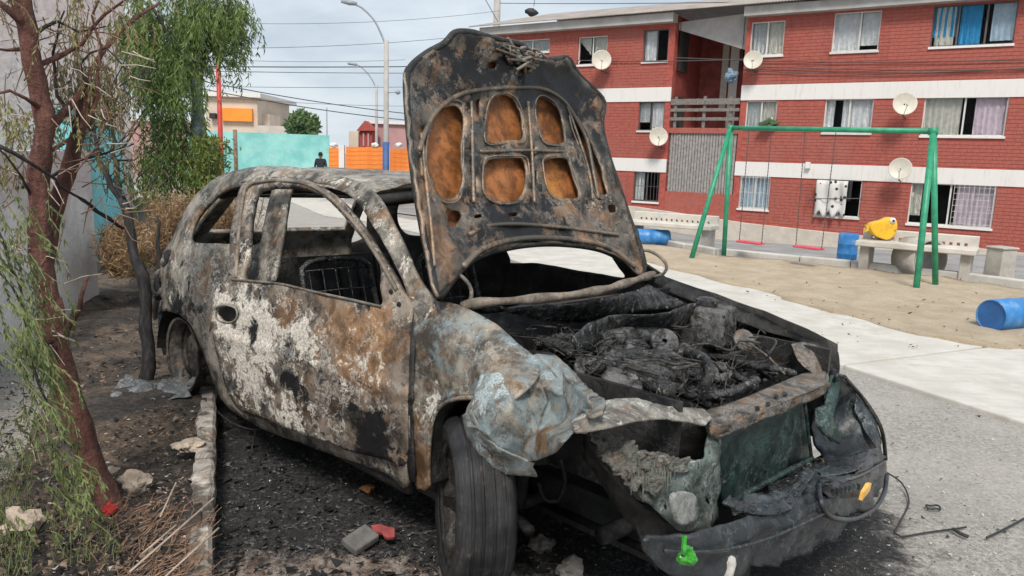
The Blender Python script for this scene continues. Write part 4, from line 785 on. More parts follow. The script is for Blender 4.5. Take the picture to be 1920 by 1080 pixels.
# windows: (x0, x1 at mid height, y0, y1 at mid width, panes split, frame, curtain pieces (from, to, kind, bottom))
WIN = [
 (966, 1030, 74, 98, [.5], 'a', [(0, 1, 'g', 0)]),
 (1084, 1138, 68, 121, [.5], 'a', [(0, .4, 'c', .35), (.5, 1, 'c', 0)]),
 (1206, 1253, 55, 115, [.55], 'd', [(0, .55, 'w', 0)]),
 (1197, 1245, 191, 245, [.5], 'd', [(0, .4, 'g', .3), (.5, 1, 'w', 0)]),
 (1188, 1236, 320, 378, [.5], 'd', [(0, .35, 'w', 0)]),
 (1407, 1470, 40, 104, [.5], 'c', [(0, .5, 'g', 0), (.5, 1, 'c', 0)]),
 (1562, 1650, 22, 96, [.58], 'a', [(0, .57, 'w', 0), (.6, 1, 'w', .15)]),
 (1748, 1905, 6, 85, [.32, .66], 'd', [(0, .30, 'b', .25), (.04, .28, 'c', 0), (.34, .60, 'b', 0), (.72, 1, 'l', .1)]),
 (1398, 1456, 189, 238, [.5], 'a', [(0, .5, 'g', 0), (.52, 1, 'c', .1)]),
 (1545, 1636, 185, 249, [.52], 'a', [(0, .2, 'w', 0), (.36, 1, 'w', 0)]),
 (1730, 1888, 181, 255, [.5], 'a', [(0, .46, 'c', 0), (.62, 1, 'p', 0)]),
 (1386, 1443, 330, 392, [.5], 'a', [(0, 1, 'l', 0)]),
 (1530, 1614, 336, 406, [.52], 'a', [(0, .5, 'w', 0)]),
 (1704, 1865, 345, 424, [.48], 'a', [(0, .14, 'c', .2), (.55, 1, 'p', 0)]),
]
wr = []
for (x0, x1, y0, y1, sp, fr, cu) in WIN:
    xm, ym = (x0 + x1) / 2, (y0 + y1) / 2; sa = fs(x1, ym)[0]; sb = fs(x0, ym)[0]; wr.append((sa, sb, fs(xm, y1)[1], fs(xm, y0)[1]))
sL, sR = fs(905, 200)[0], fs(2300, 300)[0]; r0 = fs(1257, 200)[0]; r1 = fs(1388, 200)[0]     # recess between r1 and r0
zb = -1.6; bands = [(fs(1650, 185)[1], fs(1650, 154)[1]), (fs(1650, 340)[1], fs(1650, 311)[1])]
zt = max(r[3] for r in wr[5:8]) + .12; zt = fs(1560, 22)[1] + .06
def hole(sa, sb, za, zc): return [(sa, za), (sb, za), (sb, zc), (sa, zc)]
def wall(name, s0, s1, z0, z1, mat, off):
    hs = [hole(*r) for r in wr if r[0] > s0 and r[1] < s1]
    P, T = polymesh([(s0, z0), (s1, z0), (s1, z1), (s0, z1)], hs, 3.0, True); V = [fw_(p[0], p[1], off) for p in P]; o = mesh_obj(name, V, T, mat, blk)
    if np.array(o.data.polygons[0].normal)[:2] @ FN < 0: o.data.flip_normals()
    mod_solid(o, .22, -1); return o
wall('wall', sR, r1, zb, zt, m_mortar, -.003); wall('wall', r0, sL, zb, zt, m_mortar, -.003)
# brickwork: single bricks nearest the viewer, the rest joined
bw, bh, jt = .305, .086, .012; slots = []
z = zb + .5; row = 0
plz = lambda s: np.interp(s, [fs(1900, 470)[0], fs(1400, 418)[0], fs(1180, 385)[0]], [fs(1900, 472)[1], fs(1400, 418)[1], fs(1180, 385)[1]])
while z + bh < zt + .02:
    s = sR + (0 if row % 2 else -bw / 2)
    while s < sL:
        a, b = s + .003, s + bw - .003
        ok = not (b > r1 and a < r0) and b < sL and a > sR and z > plz((a + b) / 2)
        for (z0, z1) in bands:
            if z + bh > z0 - .02 and z < z1 + .02: ok = False
        if ok:
            for (sa, sb, za, zc) in wr:
                if z + bh > za - .07 and z < zc + .0 and b > sa - .0 and a < sb + .0:
                    if a < sa - .08: b = min(b, sa - .01)
                    elif b > sb + .08: a = max(a, sb + .01)
                    else: ok = False
        if ok and b - a > .05: slots.append((a, b, z))
        s += bw
    z += bh + jt; row += 1
def bpx(q):
    P = fw_((q[0] + q[1]) / 2, q[2]); d = P - CAMP; zc = d @ c_f; return 960 + CAM_F * (d @ c_r) / zc, 540 - CAM_F * (d @ c_t) / zc
full = [q for q in slots if abs(q[1] - q[0] - (bw - .006)) < .001]; fp = {q: bpx(q) for q in full}
cand = sorted([q for q in full if 20 < fp[q][0] < 1915 and 5 < fp[q][1] < 460], key=lambda q: q[0])[:300]; cs = set(cand)
brk = MB(); brk.box((0, .0, 0), (bw - .006, .05, bh)); first = None
for q in cand:
    p = fw_((q[0] + q[1]) / 2, q[2] + bh / 2, -.018 + random.gauss(0, .0015))
    if first is None: first = brk.build('brick', m_brick, blk); o = first
    else: o = first.copy(); COL.objects.link(o)
    o.location = p; o.rotation_euler = (0, 0, fang)
mb = MB()
for q in slots:
    if q in cs: continue
    e = -.001 * random.random() + .007; A = [fw_(q[0], q[2], e), fw_(q[1], q[2], e), fw_(q[1], q[2] + bh, e), fw_(q[0], q[2] + bh, e)]; B = [fw_(q[0], q[2], -.03), fw_(q[1], q[2], -.03), fw_(q[1], q[2] + bh, -.03), fw_(q[0], q[2] + bh, -.03)]
    mb.add(A + B, [(3, 2, 1, 0), (0, 1, 5, 4), (2, 3, 7, 6), (1, 2, 6, 5), (3, 0, 4, 7)])
o = mb.build('brick_courses', m_brick, blk); o['kind'] = 'stuff'
def fbox(s0, s1, z0, z1, o0, o1, name, mat, parent=blk, bev=0):
    mb = MB(); P = [fw_(s, z, o) for z in (z0, z1) for o in (o0, o1) for s in (s0, s1)]; mb.add(P, [(0, 2, 3, 1), (4, 5, 7, 6), (0, 1, 5, 4), (2, 6, 7, 3), (0, 4, 6, 2), (1, 3, 7, 5)])
    o = mb.build(name, mat, parent); bm = bmesh.new(); bm.from_mesh(o.data); bmesh.ops.recalc_face_normals(bm, faces=bm.faces); bm.to_mesh(o.data); bm.free()
    if bev: mod_bevel(o, bev)
    return o
for (z0, z1) in bands:
    fbox(sR, r1, z0, z1, -.05, .028, 'white_band', m_band); fbox(r0, sL, z0, z1, -.05, .028, 'white_band', m_band)
# plinth following the fall of the street
V = []; F = []; ss = np.linspace(sR, sL, 30)
for s in ss:
    z = float(plz(s)); V += [fw_(s, -1.9, .10), fw_(s, z - .02, .10), fw_(s, z, -.01)]
for i in range(29):
    for k in range(2): a = i * 3 + k; F.append((a, a + 1, a + 4, a + 3))
mesh_obj('plinth', V, F, plain('pale_plinth_render', (.52, .47, .41), .9, .12, 3), blk)
# windows
def drapery(s0, s1, z0, z1, mat, parent, off=-.13, amp=.022, diag=0):
    n = max(10, int((s1 - s0) / .022)); V = []; F = []; ph = random.random() * 6
    for i in range(n + 1):
        s = s0 + (s1 - s0) * i / n; o = off + amp * math.sin(s * 46 + ph + .8 * math.sin(s * 9)) + random.gauss(0, .002); zz = z0 + diag * (i / n)
        V += [fw_(s, zz, o), fw_(s + .004 * math.sin(s * 30), (zz + z1) / 2, o), fw_(s, z1, off + amp * .5 * math.sin(s * 46 + ph))]
    for i in range(n):
        for k in range(2): a = 3 * i + k; F.append((a, a + 3, a + 4, a + 1))
    return mesh_obj('curtain', V, F, mat, parent, True)
for i, ((sa, sb, za, zc), (x0, x1, y0, y1, sp, fr, cu)) in enumerate(zip(wr, WIN)):
    w = empty('window', (0, 0, 0)); w.parent = blk; fm = {'a': m_alu, 'd': m_dkfr, 'c': CUR['c']}[fr]; f_ = .035
    mb = MB()
    for (a, b, c_, d) in ((sa, sb, za, za + f_), (sa, sb, zc - f_, zc), (sa, sa + f_, za + f_, zc - f_), (sb - f_, sb, za + f_, zc - f_)):
        P = [fw_(s, z, o) for z in (c_, d) for o in (-.10, -.045) for s in (a, b)]; mb.add(P, [(0, 2, 3, 1), (4, 5, 7, 6), (0, 1, 5, 4), (2, 6, 7, 3), (0, 4, 6, 2), (1, 3, 7, 5)])
    for k in sp:
        s = sb - (sb - sa) * k; P = [fw_(q, z, o) for z in (za + f_, zc - f_) for o in (-.095, -.055) for q in (s - .022, s + .022)]; mb.add(P, [(0, 2, 3, 1), (4, 5, 7, 6), (0, 1, 5, 4), (2, 6, 7, 3), (0, 4, 6, 2), (1, 3, 7, 5)])
    mb.build('frame', m_alu if fr != 'd' else m_dkfr, w)
    ed = [0] + sp + [1]
    for a, b in zip(ed[:-1], ed[1:]):
        q0 = sb - (sb - sa) * b + .025; q1 = sb - (sb - sa) * a - .025; g = MB(); g.quad(fw_(q0, za + f_, -.075), fw_(q1, za + f_, -.075), fw_(q1, zc - f_, -.075), fw_(q0, zc - f_, -.075)); o = g.build('pane', m_glass, w); mod_solid(o, .005)
    for (a, b, k, bt) in cu:
        drapery(sb - (sb - sa) * b, sb - (sb - sa) * a, za + (zc - za) * bt, zc - .03, CUR[k], w, -.14 - .02 * random.random(), diag=(.5 if k == 'c' and bt > .3 else 0))
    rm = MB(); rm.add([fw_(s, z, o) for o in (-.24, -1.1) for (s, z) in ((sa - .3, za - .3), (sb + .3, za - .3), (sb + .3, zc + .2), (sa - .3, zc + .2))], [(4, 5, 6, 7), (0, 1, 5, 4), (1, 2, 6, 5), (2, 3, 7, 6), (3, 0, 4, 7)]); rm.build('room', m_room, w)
    fbox(sa - .03, sb + .03, za - .06, za + .003, -.20, .05, 'sill', m_band if i % 3 else m_alu, w)
# security bars on the lower pink window, pot plant box on the first small one
sa, sb, za, zc = wr[13]; mb = MB()
for k in range(9): s = sa + .04 + (sb - sa) * .46 * k / 8; mb.tube([fw_(s, za, .02), fw_(s, zc, .02)], .007, 4)
for k in range(7): z = za + (zc - za) * (k + .5) / 7; mb.tube([fw_(sa + .02, z, .02), fw_(sa + (sb - sa) * .48, z, .02)], .006, 4)
mb.build('window_bars', m_alu, blk)
for wi in (4, 11):
    sa, sb, za, zc = wr[wi]; mb = MB()
    for k in range(8): s = sa + (sb - sa) * (k + .5) / 8; mb.tube([fw_(s, za, .02), fw_(s, zc, .02)], .008, 4)
    for k in (.05, .5, .95): mb.tube([fw_(sa, za + (zc - za) * k, .02), fw_(sb, za + (zc - za) * k, .02)], .008, 4)
    mb.build('window_bars', m_dkfr if wi == 4 else m_alu, blk)
# roof: fascia, slightly tilted corrugated sheets
zf0, zf1 = zt - .06, zt + .22
fbox(sR, r1 + .02, zf0, zf1, -.1, .34, 'fascia', m_fascia); fbox(r0 - .02, sL, zf0 - .0, zf1, -.1, .34, 'fascia', m_fascia)
V = []; F = []; n = int((sL - sR + .8) / .045)
for i in range(n + 1):
    s = sR - .4 + i * .045; h = .016 * math.cos(i * math.pi); V += [fw_(s, zf1 + .03 + h, .52), fw_(s, zf1 + 1.5 + h, -5.5), fw_(s, zf1 + .2 + h, -11)]
for i in range(n):
    for k in range(2): a = 3 * i + k; F.append((a, a + 3, a + 4, a + 1))
o = mesh_obj('corrugated_roof', V, F, plain('weathered_roof_sheet', (.34, .30, .27), .6, .25, 1.5), blk, True); mod_solid(o, .008, 0)
fbox(sL - .25, sL, zb, zt, -11, -.2, 'end_wall', m_brick)
# recess with stair landing and balcony
rd = -2.6
fbox(r0 - .005, r0 + .2, zb, zt + .2, rd, -.24, 'recess_wall', plain('side_brick_shade_in_colour', (.30, .06, .05), .85, .2, 5)); fbox(r1 - .2, r1 + .005, zb, zt + .2, rd, -.24, 'recess_wall', m_brick); fbox(r1, r0, zb, zt + .2, rd - .1, rd, 'recess_wall', plain('back_brick_shade_in_colour', (.24, .06, .05), .85, .3, 3))  # shade of the recess is put into the darker side and back brick colours
z1 = fs(1320, 240)[1]; z2 = fs(1320, 228)[1]; fbox(r1, r0, z1 - .12, z1, rd, -.05, 'landing_slab', m_band)
fbox(r1, r0, fs(1320, 250)[1], z1 - .003, -.12, -.02, 'balcony_beam', m_brick)
fbox(r1, r0, zb, fs(1320, 362)[1], -.2, -.02, 'low_wall', m_brick)
m_wood = plain('grey_weathered_wood', (.19, .17, .155), .8, .3, 14); rail = empty('balcony_rail', (0, 0, 0)); rail.parent = blk
for (ya, yb) in ((185, 196), (203, 209), (220, 226)): fbox(r1 + .02, r0 - .02, fs(1320, yb)[1], fs(1320, ya)[1], -.02 - .0 * ya, .02, 'board', m_wood, rail)
for px in (1266, 1320, 1370): s = fs(px, 205)[0]; fbox(s - .05, s + .05, z1 + .003, fs(1320, 180)[1], -.07, -.023, 'post', m_wood, rail)
lat = empty('lattice_screen', (0, 0, 0)); lat.parent = blk; za_, zb_ = fs(1310, 362)[1] + .003, fs(1310, 250)[1] - .003
m_lat = plain('grey_lattice_slats', (.30, .28, .27), .8, .25, 10); k = 0; s = r1 + .06
while s < r0 - .05: fbox(s, s + .078, za_, zb_, -.12, -.075, 'slat', m_lat, lat); s += .098
for z in np.linspace(za_ + .1, zb_ - .1, 5): fbox(r1 + .01, r0 - .01, z, z + .05, -.16, -.122, 'rail', m_lat, lat)
fbox(r1, r0, za_, zb_, -.2, -.165, 'inner_wall', plain('grey_inner_render', (.20, .19, .19), .9, .2, 3))
# gable board over the recess, landing door, blue bundle
mb = MB(); P = [fs(1262, 52), fs(1395, 92), fs(1398, 22), fs(1262, 40)]; o = mb.add([fw_(a, b, -.3) for a, b in P], [(0, 1, 2, 3)]).build('gable_board', m_fascia, blk); mod_solid(o, .04, 0)
d0, d1 = fs(1382, 130, -2.4)[0], fs(1366, 130, -2.4)[0]; fbox(d0, d1, z1 + .0, fs(1374, 84, -2.4)[1], rd + .003, rd + .06, 'landing_door', m_band)
d0, d1 = fs(1364, 110, -2.4)[0], fs(1352, 110, -2.4)[0]; fbox(d0, d1, z1 + .8, fs(1358, 82, -2.4)[1], rd + .003, rd + .05, 'landing_window', CUR['c'])
def lumpobj(name, c, s, mat, parent=None, seed=0, k=1.0, sub=3, label=None, cat=None, group=None, rot=0):
    bm = bmesh.new(); bmesh.ops.create_icosphere(bm, subdivisions=sub, radius=1)
    V = [np.array(v.co) * (1 + .35 * k * fbm(np.array(v.co) + seed, 1.3, 4)) * np.array(s) for v in bm.verts]; F = [[v.index for v in f.verts] for f in bm.faces]; bm.free()
    o = mesh_obj(name, V, F, mat, parent, k < 1.2); o.location = c; o.rotation_euler = (0, 0, rot)
    if label: tag(o, label, cat, group)
    return o
lumpobj('laundry_bundle', fw_(*fs(1371, 142, -.5), -.5), (.20, .16, .20), cloth('pale_blue_fabric', (.20, .30, .40)), seed=3, k=1.6, label='pale blue bundle of laundry piled behind the wooden balcony rail', cat='laundry')
# satellite dishes
m_dish = plain('cream_dish_paint', (.60, .56, .48), .5, .1, 5)
def dish(px, py, rpx, off, face, label):
    s, z = fs(px, py, off); c = fw_(s, z, off); R = rpx / CAM_F * ((c - CAMP) @ c_f); ax = Vector((-c[0] + face[0], -c[1] + face[1], face[2])).normalized()
    e = empty('satellite_dish', c); tag(e, label, 'satellite dish', 'satellite dishes on the brick facade')
    mb = MB(); mb.lathe([(R * k, R * .22 * k * k - R * .2) for k in (0, .25, .5, .75, .92, 1.0)] + [(R * 1.02, R * .0), (R * .9, -.015), (R * .5, -R * .16), (0, -R * .24)], (0, 0, 0), ax, 26); mb.build('reflector', m_dish, e, True)
    a = np.array(ax); lo = np.array([0, 0, -1.0]); tip = a * R * 1.1 + lo * R * .35
    mb = MB(); mb.tube([lo * R * .95, tip], .010, 6); mb.build('feed_arm', m_dish, e); mb = MB(); mb.lathe([(0, -.05), (.03, -.05), (.035, .04), (0, .04)], tip, -a, 10); mb.build('receiver', m_dish, e)
    back = np.array([*(-FN * (off - .01)), 0]); mb = MB(); mb.tube([-a * R * .15, -a * R * .35 + lo * .1, lo * (R * 1.1) - a * .05, back + lo * (R * 1.2)], .018, 6); mb.build('mast', m_dkfr, e)
dish(1128, 112, 18, .45, (2, 0, 4), 'cream satellite dish just right of the upper window beside the raised bonnet')
dish(1412, 112, 17, .40, (-3, 0, 5), 'cream satellite dish under the upper corner window right of the balcony')
dish(1235, 256, 17, .40, (3, 0, 3), 'satellite dish left of the grey lattice screen')
dish(1697, 194, 21, .55, (5, 0, 4), 'satellite dish between the two widest middle windows, just under the white band')
dish(1688, 316, 20, .55, (-2, 0, 4), 'satellite dish fixed on the lower white band above the right end of the bench')
# laundry, meter box, pot plants
mb = MB(); s0, s1 = fs(1588, 380)[0], fs(1530, 380)[0]; zt_, zb_ = fs(1555, 338)[1], fs(1555, 402)[1]; V = []; F = []
for i in range(17):
    for j in range(9): s = s0 + (s1 - s0) * i / 16; z = zt_ + (zb_ - zt_) * j / 8 * (1 + .12 * math.sin(i * 1.3)); V.append(fw_(s, z, .16 + .05 * math.sin(i * .9 + j * .25) + .02 * math.sin(j)))
for i in range(16):
    for j in range(8): a = i * 9 + j; F.append((a, a + 9, a + 10, a + 1))
t = NT('spotted_white_cloth', .9); vv = t.voro(4.5, rnd=.9); t.col(t.mix(t.mr(vv, .18, .24), (.03, .03, .03), (.62, .60, .58))); m_spot = t.m
tag(mesh_obj('laundry_sheet', V, F, m_spot, None, True), 'white cloth with black spots hung out over the lower window sill', 'laundry'); mod_solid(bpy.data.objects['laundry_sheet'], .01, 0)
V = []; F = []
for i in range(9):
    for j in range(7): s = fs(1598, 360)[0] + (fs(1578, 360)[0] - fs(1598, 360)[0]) * i / 8; z = fs(1585, 338)[1] - .62 * j / 6 * (1 if abs(i - 4) > 1 else .9); V.append(fw_(s, z, .13 + .03 * math.sin(i * 1.3)))
for i in range(8):
    for j in range(6): a = i * 7 + j; F.append((a, a + 7, a + 8, a + 1))
o = mesh_obj('hanging_shirt', V, F, cloth('black_cloth', (.02, .02, .022)), None, True); tag(o, 'black shirt drying in the lower window beside the spotted cloth', 'laundry'); mod_solid(o, .02, 0)
mb = MB(); mb.tube([fw_(fs(x, 372)[0], fs(x, 372)[1], .2) for x in (1515, 1622)], .012, 5); mb.tube([fw_(fs(1520, 372)[0], fs(1520, 372)[1], 0), fw_(fs(1520, 372)[0], fs(1520, 372)[1], .3)], .01, 5); mb.tube([fw_(fs(1616, 372)[0], fs(1616, 372)[1], 0), fw_(fs(1616, 372)[0], fs(1616, 372)[1], .3)], .01, 5)
tag(mb.build('drying_rail', m_dkfr), 'dark drying rail fixed under the lower window with the laundry', 'drying rail')
s, z = fs(1516, 310); e = fbox(s - .07, s + .07, z - .10, z + .10, .03, .14, 'meter_box', m_band, None, .01); tag(e, 'small white box fixed on the lower white band above the laundry window', 'meter box')
e = lumpobj('balcony_plant', fw_(*fs(1444, 234), .15), (.22, .12, .13), plain('dull_green_leaves', (.06, .10, .04), .8, .4, 20), seed=4, k=2.6, sub=4, label='small green potted plant trailing from the sill above the swing bar', cat='plant')
# rolls of cable along the facade
for (a, b, c_, d, sag, lb) in ((1262, 108, 1925, 112, .10, 'long dark cable running from the recess to the right end, uppermost on the brick facade'), (1395, 124, 1925, 130, .06, 'dark cable sagging least, low over the upper white band of the facade'), (1395, 132, 1925, 128, .12, 'lowest sagging cable just above the upper white band of the facade'), (1080, 113, 1400, 111, .05, 'dark cable crossing the stair recess from the upper left dish to the corner dish')):
    A = fw_(*fs(a, b, .06), .06); B = fw_(*fs(c_, d, .06), .06); mb = MB(); mb.tube([A * (1 - k) + B * k + np.array([0, 0, -sag * math.sin(math.pi * k)]) for k in np.linspace(0, 1, 14)], .014, 4)
    tag(mb.build('facade_cable', m_dkfr), lb, 'cable')
# ============================================================ LEFT SIDE WALLS
def seg(name, a, b, z0, z1, th, mat, parent=None):    # upright wall between two ground points
    a = np.array(a[:2], float); b = np.array(b[:2], float); d = b - a; L = np.linalg.norm(d); mid = (a + b) / 2; mb = MB()
    mb.box((0, 0, 0), (L, th, z1 - z0)); o = mb.build(name, mat, parent); o.location = (mid[0], mid[1], (z0 + z1) / 2); o.rotation_euler = (0, 0, math.atan2(d[1], d[0])); return o
t = NT('flaking_white_plaster', .9); n = t.noise(3, 9, .7); n2 = t.noise(14, 7, .7)
c = t.mix(t.mr(n, .35, .7), (.86, .84, .80), (.66, .63, .59)); c = t.mix(t.mr(n2, .60, .68, 0, .8), c, (.40, .35, .29)); c = t.mix(t.mr(t.math('ADD', t.sep()['Z'], t.math('MULTIPLY', n, .6)), .0, -.5, 0, .6), c, (.30, .26, .22)); c = t.mix(t.mr(t.math('ADD', t.sep()['Z'], t.math('MULTIPLY', n, .9)), .45, .95, 0, .9), c, (.55, .48, .465)); t.col(c); t.bump(n2, .02)
wN = wz(0, 645, .13)[:2]; wdN = (wN - wA) / np.linalg.norm(wN - wA)
w1 = seg('boundary_wall', wA + wdN * 7, wA, -.1, 1.42, .18, t.m); tag(w1, 'flaking white plaster wall behind the red-barked tree', 'wall')
t = NT('pinkish_stone_render', .9); n = t.noise(5, 9, .75); v = t.voro(7); c = t.mix(t.mr(n, .3, .7), (.48, .41, .40), (.70, .63, .61)); c = t.mix(t.mr(v, .05, .25, .5, 0), c, (.20, .17, .165)); t.col(c); t.bump(t.math('ADD', n, t.math('MULTIPLY', v, .4)), .02)
lb = empty('side_building', (0, 0, 0)); tag(lb, 'tall pinkish rendered building rising behind the white wall at the left edge', 'building')
q0 = at(243, 200, 19.6)[:2]; q1 = at(-500, 200, 12.5)[:2]; qd = (q1 - q0) / np.linalg.norm(q1 - q0); qn = np.array([qd[1], -qd[0]]); qn = qn if qn @ q0 > 0 else -qn
seg('wall', q0 + qn * 2, q1 + qn * 2, -.6, 6.6, 4.0, t.m, lb); seg('roof_edge', q0 + qn * 2, q1 + qn * 2, 6.6, 6.8, 4.3, m_fascia, lb)
t = NT('turquoise_wall_paint', .85); n = t.noise(2.5, 8, .65); n2 = t.noise(12, 6, .7); c = t.mix(t.mr(n, .3, .7), (.13, .52, .58), (.24, .66, .70)); c = t.mix(t.mr(n2, .60, .75, 0, .5), c, (.45, .55, .55)); t.col(c); t.bump(n2, .008); m_teal = t.m
w2 = seg('turquoise_wall', wA - wnrm * .20 + wd * 1.1, wA - wnrm * .2 + wd * 21, -.6, 1.82, .14, m_teal); tag(w2, 'turquoise painted wall continuing from the white plaster wall behind the dry shrub', 'wall')
# ============================================================ STREET END
t = NT('pale_turquoise_paint', .85); n = t.noise(.8, 8, .65); c = t.mix(t.mr(n, .35, .65), (.17, .52, .50), (.34, .70, .66)); n2 = t.noise(2.2, 4, .5, None, 2.5)
c = t.mix(t.mr(t.math('ABSOLUTE', t.math('SUBTRACT', n2, .5)), .012, .004, 0, .5), c, (.42, .35, .42)); t.col(c); m_teal2 = t.m
def wallpx(name, x0, x1, ytop, d0, d1, th, mat, zb=-1.4, parent=None):
    a = at(x0, ytop, d0); b = at(x1, ytop, d1); return seg(name, a, b, zb, float((a[2] + b[2]) / 2), th, mat, parent)
w3 = wallpx('turquoise_wall', 350, 617, 249, 30, 31, .2, m_teal2); tag(w3, 'long pale turquoise wall with faint scribbles at the end of the street', 'wall')
t = NT('orange_painted_boards', .8); n = t.noise(3, 6, .6); c = t.mix(t.mr(n, .3, .7), (.78, .20, .035), (.90, .30, .06)); t.col(c); m_or = t.m
of = empty('orange_fence', (0, 0, 0)); tag(of, 'low orange slatted fence with white posts along the street end', 'fence')
for (x0, x1, yt) in ((617, 636, 277), (649, 687, 275), (687, 724, 275), (730, 800, 279), (806, 880, 281)):
    a = at(x0, yt, 31); b = at(x1, yt, 31); zt_ = float(a[2])
    for k in range(5): z1_ = zt_ - k * .18; seg('board', a, b, z1_ - .168, z1_, .06, m_or, of)
    seg('backing', a, b, zt_ - 1.6, zt_ - .05, .03, m_or, of)
for x0 in (641, 727, 803): p = at(x0, 272, 31); seg('post', p + np.array([-.11, 0, 0]), p + np.array([.11, 0, 0]), -1.4, float(p[2]), .2, m_band, of)
for x0 in (626, 703, 748): lumpobj('fence_lantern', at(x0, 272, 31), (.16, .12, .10), m_band, of, x0)
m_cream = plain('cream_house_paint', (.62, .52, .42), .85, .1, 1); m_org = plain('orange_house_paint', (.85, .30, .04), .8, .1, 2); m_pink = plain('dusky_pink_house_paint', (.45, .26, .26), .85, .12, 1); m_red = plain('dark_red_paint', (.32, .06, .05), .8, .12, 3)
def house(x0, x1, yt, yb, d, name, mat, depth=5, parent=None): 
    a = at(x0, yt, d); b = at(x1, yt, d); e = (a + b) / 2; mb = MB(); z1_ = float(e[2]); z0_ = float(at((x0 + x1) / 2, yb, d)[2]); mb.box((0, 0, 0), (np.linalg.norm(b - a), depth, z1_ - z0_)); o = mb.build(name, mat, parent); o.location = (e[0], e[1] + depth / 2, (z0_ + z1_) / 2); return o
h = empty('cream_house', (0, 0, 0)); tag(h, 'cream two-level house with an orange upper panel behind the turquoise wall', 'house')
house(385, 482, 178, 340, 42, 'upper_storey', m_cream, 6, h); house(482, 552, 236, 340, 41.5, 'lower_storey', plain('pale_render', (.55, .50, .46), .9, .1, 2), 5, h); house(414, 472, 203, 227, 41.9, 'orange_panel', m_org, .4, h); house(378, 488, 173, 181, 41.7, 'roof_edge', m_band, 7, h); house(392, 403, 212, 222, 41.85, 'window', m_room, .3, h)
house(478, 505, 214, 237, 43, 'roof_room', m_cream, 2, h)
h = empty('pink_house', (0, 0, 0)); tag(h, 'small dusky pink house with a dark red gabled porch behind the orange fence', 'house')
house(690, 790, 231, 340, 46, 'wall', m_pink, 7, h); house(686, 796, 227, 233, 45.8, 'roof_edge', m_band, 7.5, h); house(674, 698, 245, 340, 44.8, 'porch', m_red, 1, h)
for (a_, b_) in ((680, 683), (689, 692)): house(a_, b_, 250, 274, 44.75, 'porch_post', m_pink, .1, h)
a, b, c_ = at(668, 245, 44.6), at(704, 245, 44.6), at(684, 226, 44.6); mb = MB(); mb.add([a, b, c_, a + np.array([0, 1.2, 0]), b + np.array([0, 1.2, 0]), c_ + np.array([0, 1.2, 0])], [(0, 1, 2), (5, 4, 3), (0, 2, 5, 3), (1, 4, 5, 2)]); mb.build('gable', m_red, h)
house(654, 672, 246, 340, 47, 'side_room', m_cream, 3, h)
for (x0, x1, yt, d, m_, lb_) in ((800, 1010, 236, 48, m_cream, 'cream house hidden behind the raised bonnet'), (225, 385, 228, 50, m_pink, 'pink house behind the green tree')):
    h = empty('far_house', (0, 0, 0)); tag(h, lb_, 'house'); house(x0, x1, yt, 340, d, 'wall', m_, 7, h); house(x0 - 5, x1 + 5, yt - 5, yt, d - .2, 'roof_edge', m_band, 7.5, h)
# ============================================================ POSTS AND WIRES
m_conc = plain('concrete_post', (.42, .40, .38), .85, .12, 3); m_blue = plain('blue_post_paint', (.045, .10, .26), .6, .15, 6); m_redp = plain('red_post_paint', (.52, .05, .04), .6, .12, 5); m_steel = plain('dull_grey_steel', (.27, .30, .33), .5, .12, 6)
def post(name, px, yt, d, r, mat, label, cat='pole', zb=-1.2):
    p = at(px, yt, d); e = empty(name, (p[0], p[1], zb)); tag(e, label, cat); mb = MB(); mb.tube([(0, 0, 0), (0, 0, (p[2] - zb) * .5), (0, 0, p[2] - zb)], [r * 1.25, r * 1.1, r], 10); mb.build('shaft', mat, e, True); return e, p, zb
e, p, zb_ = post('street_lamp', 724.5, 76, 26, .085, m_conc, 'tall concrete street lamp with blue painted base and a curved arm', 'street lamp')
mb = MB(); L = p - np.array([p[0], p[1], zb_]); T0 = np.array([0, 0, L[2]]); tip = at(668, 10, 26) - np.array([p[0], p[1], zb_]); mid = at(703, 40, 26) - np.array([p[0], p[1], zb_])
mb.tube(spline([T0 + (0, 0, -.2), mid, at(678, 14, 26) - np.array([p[0], p[1], zb_]), tip], .1, False), .035, 7); mb.build('arm', m_steel, e, True)
hd = at(655, 5, 26) - np.array([p[0], p[1], zb_]); mb = MB(); mb.lathe([(0, -.30), (.05, -.28), (.09, 0), (.06, .26), (0, .28)], hd, (1, 0, -.12), 10); mb.build('lamp_head', m_steel, e, True)
mb = MB(); z_ = float(at(723, 266, 26)[2]) - zb_; mb.tube([(0, 0, 0), (0, 0, z_)], .125, 12); mb.build('painted_base', m_blue, e, True)
mb = MB(); q = at(746, 173, 26) - np.array([p[0], p[1], zb_]); mb.tube([(0, 0, q[2]), q], .015, 5); mb.lathe([(0, -.09), (.09, -.03), (.09, .03), (0, .09)], q, None, 10); mb.build('side_lantern', m_steel, e, True)
e, p, zb_ = post('street_lamp', 706, 160, 39, .07, m_conc, 'shorter far street lamp standing behind the tall one with the blue base', 'street lamp')
O = np.array([p[0], p[1], zb_]); mb = MB(); mb.tube(spline([at(706, 168, 39) - O, at(695, 145, 39) - O, at(675, 124, 39) - O, at(658, 119, 39) - O], .15, False), .03, 6); mb.lathe([(0, -.3), (.07, -.2), (.07, .2), (0, .3)], at(661, 120, 39) - O, (1, 0, -.1), 8); mb.build('arm', m_steel, e, True)
post('thin_pole', 612.5, 202, 34, .03, m_steel, 'thin grey pole standing beside the walking person'); post('red_pole', 408, 96, 17, .05, m_redp, 'slender red pole rising behind the green tree'); post('short_post', 440.5, 243, 27, .07, plain('brown_timber', (.24, .16, .12), .8, .2, 5), 'short brown timber post in front of the pale turquoise wall', 'post')
e, p, zb_ = post('utility_pole', 937, -160, 31, .14, m_conc, 'thick concrete utility pole behind the apartment roof corner', 'utility pole')
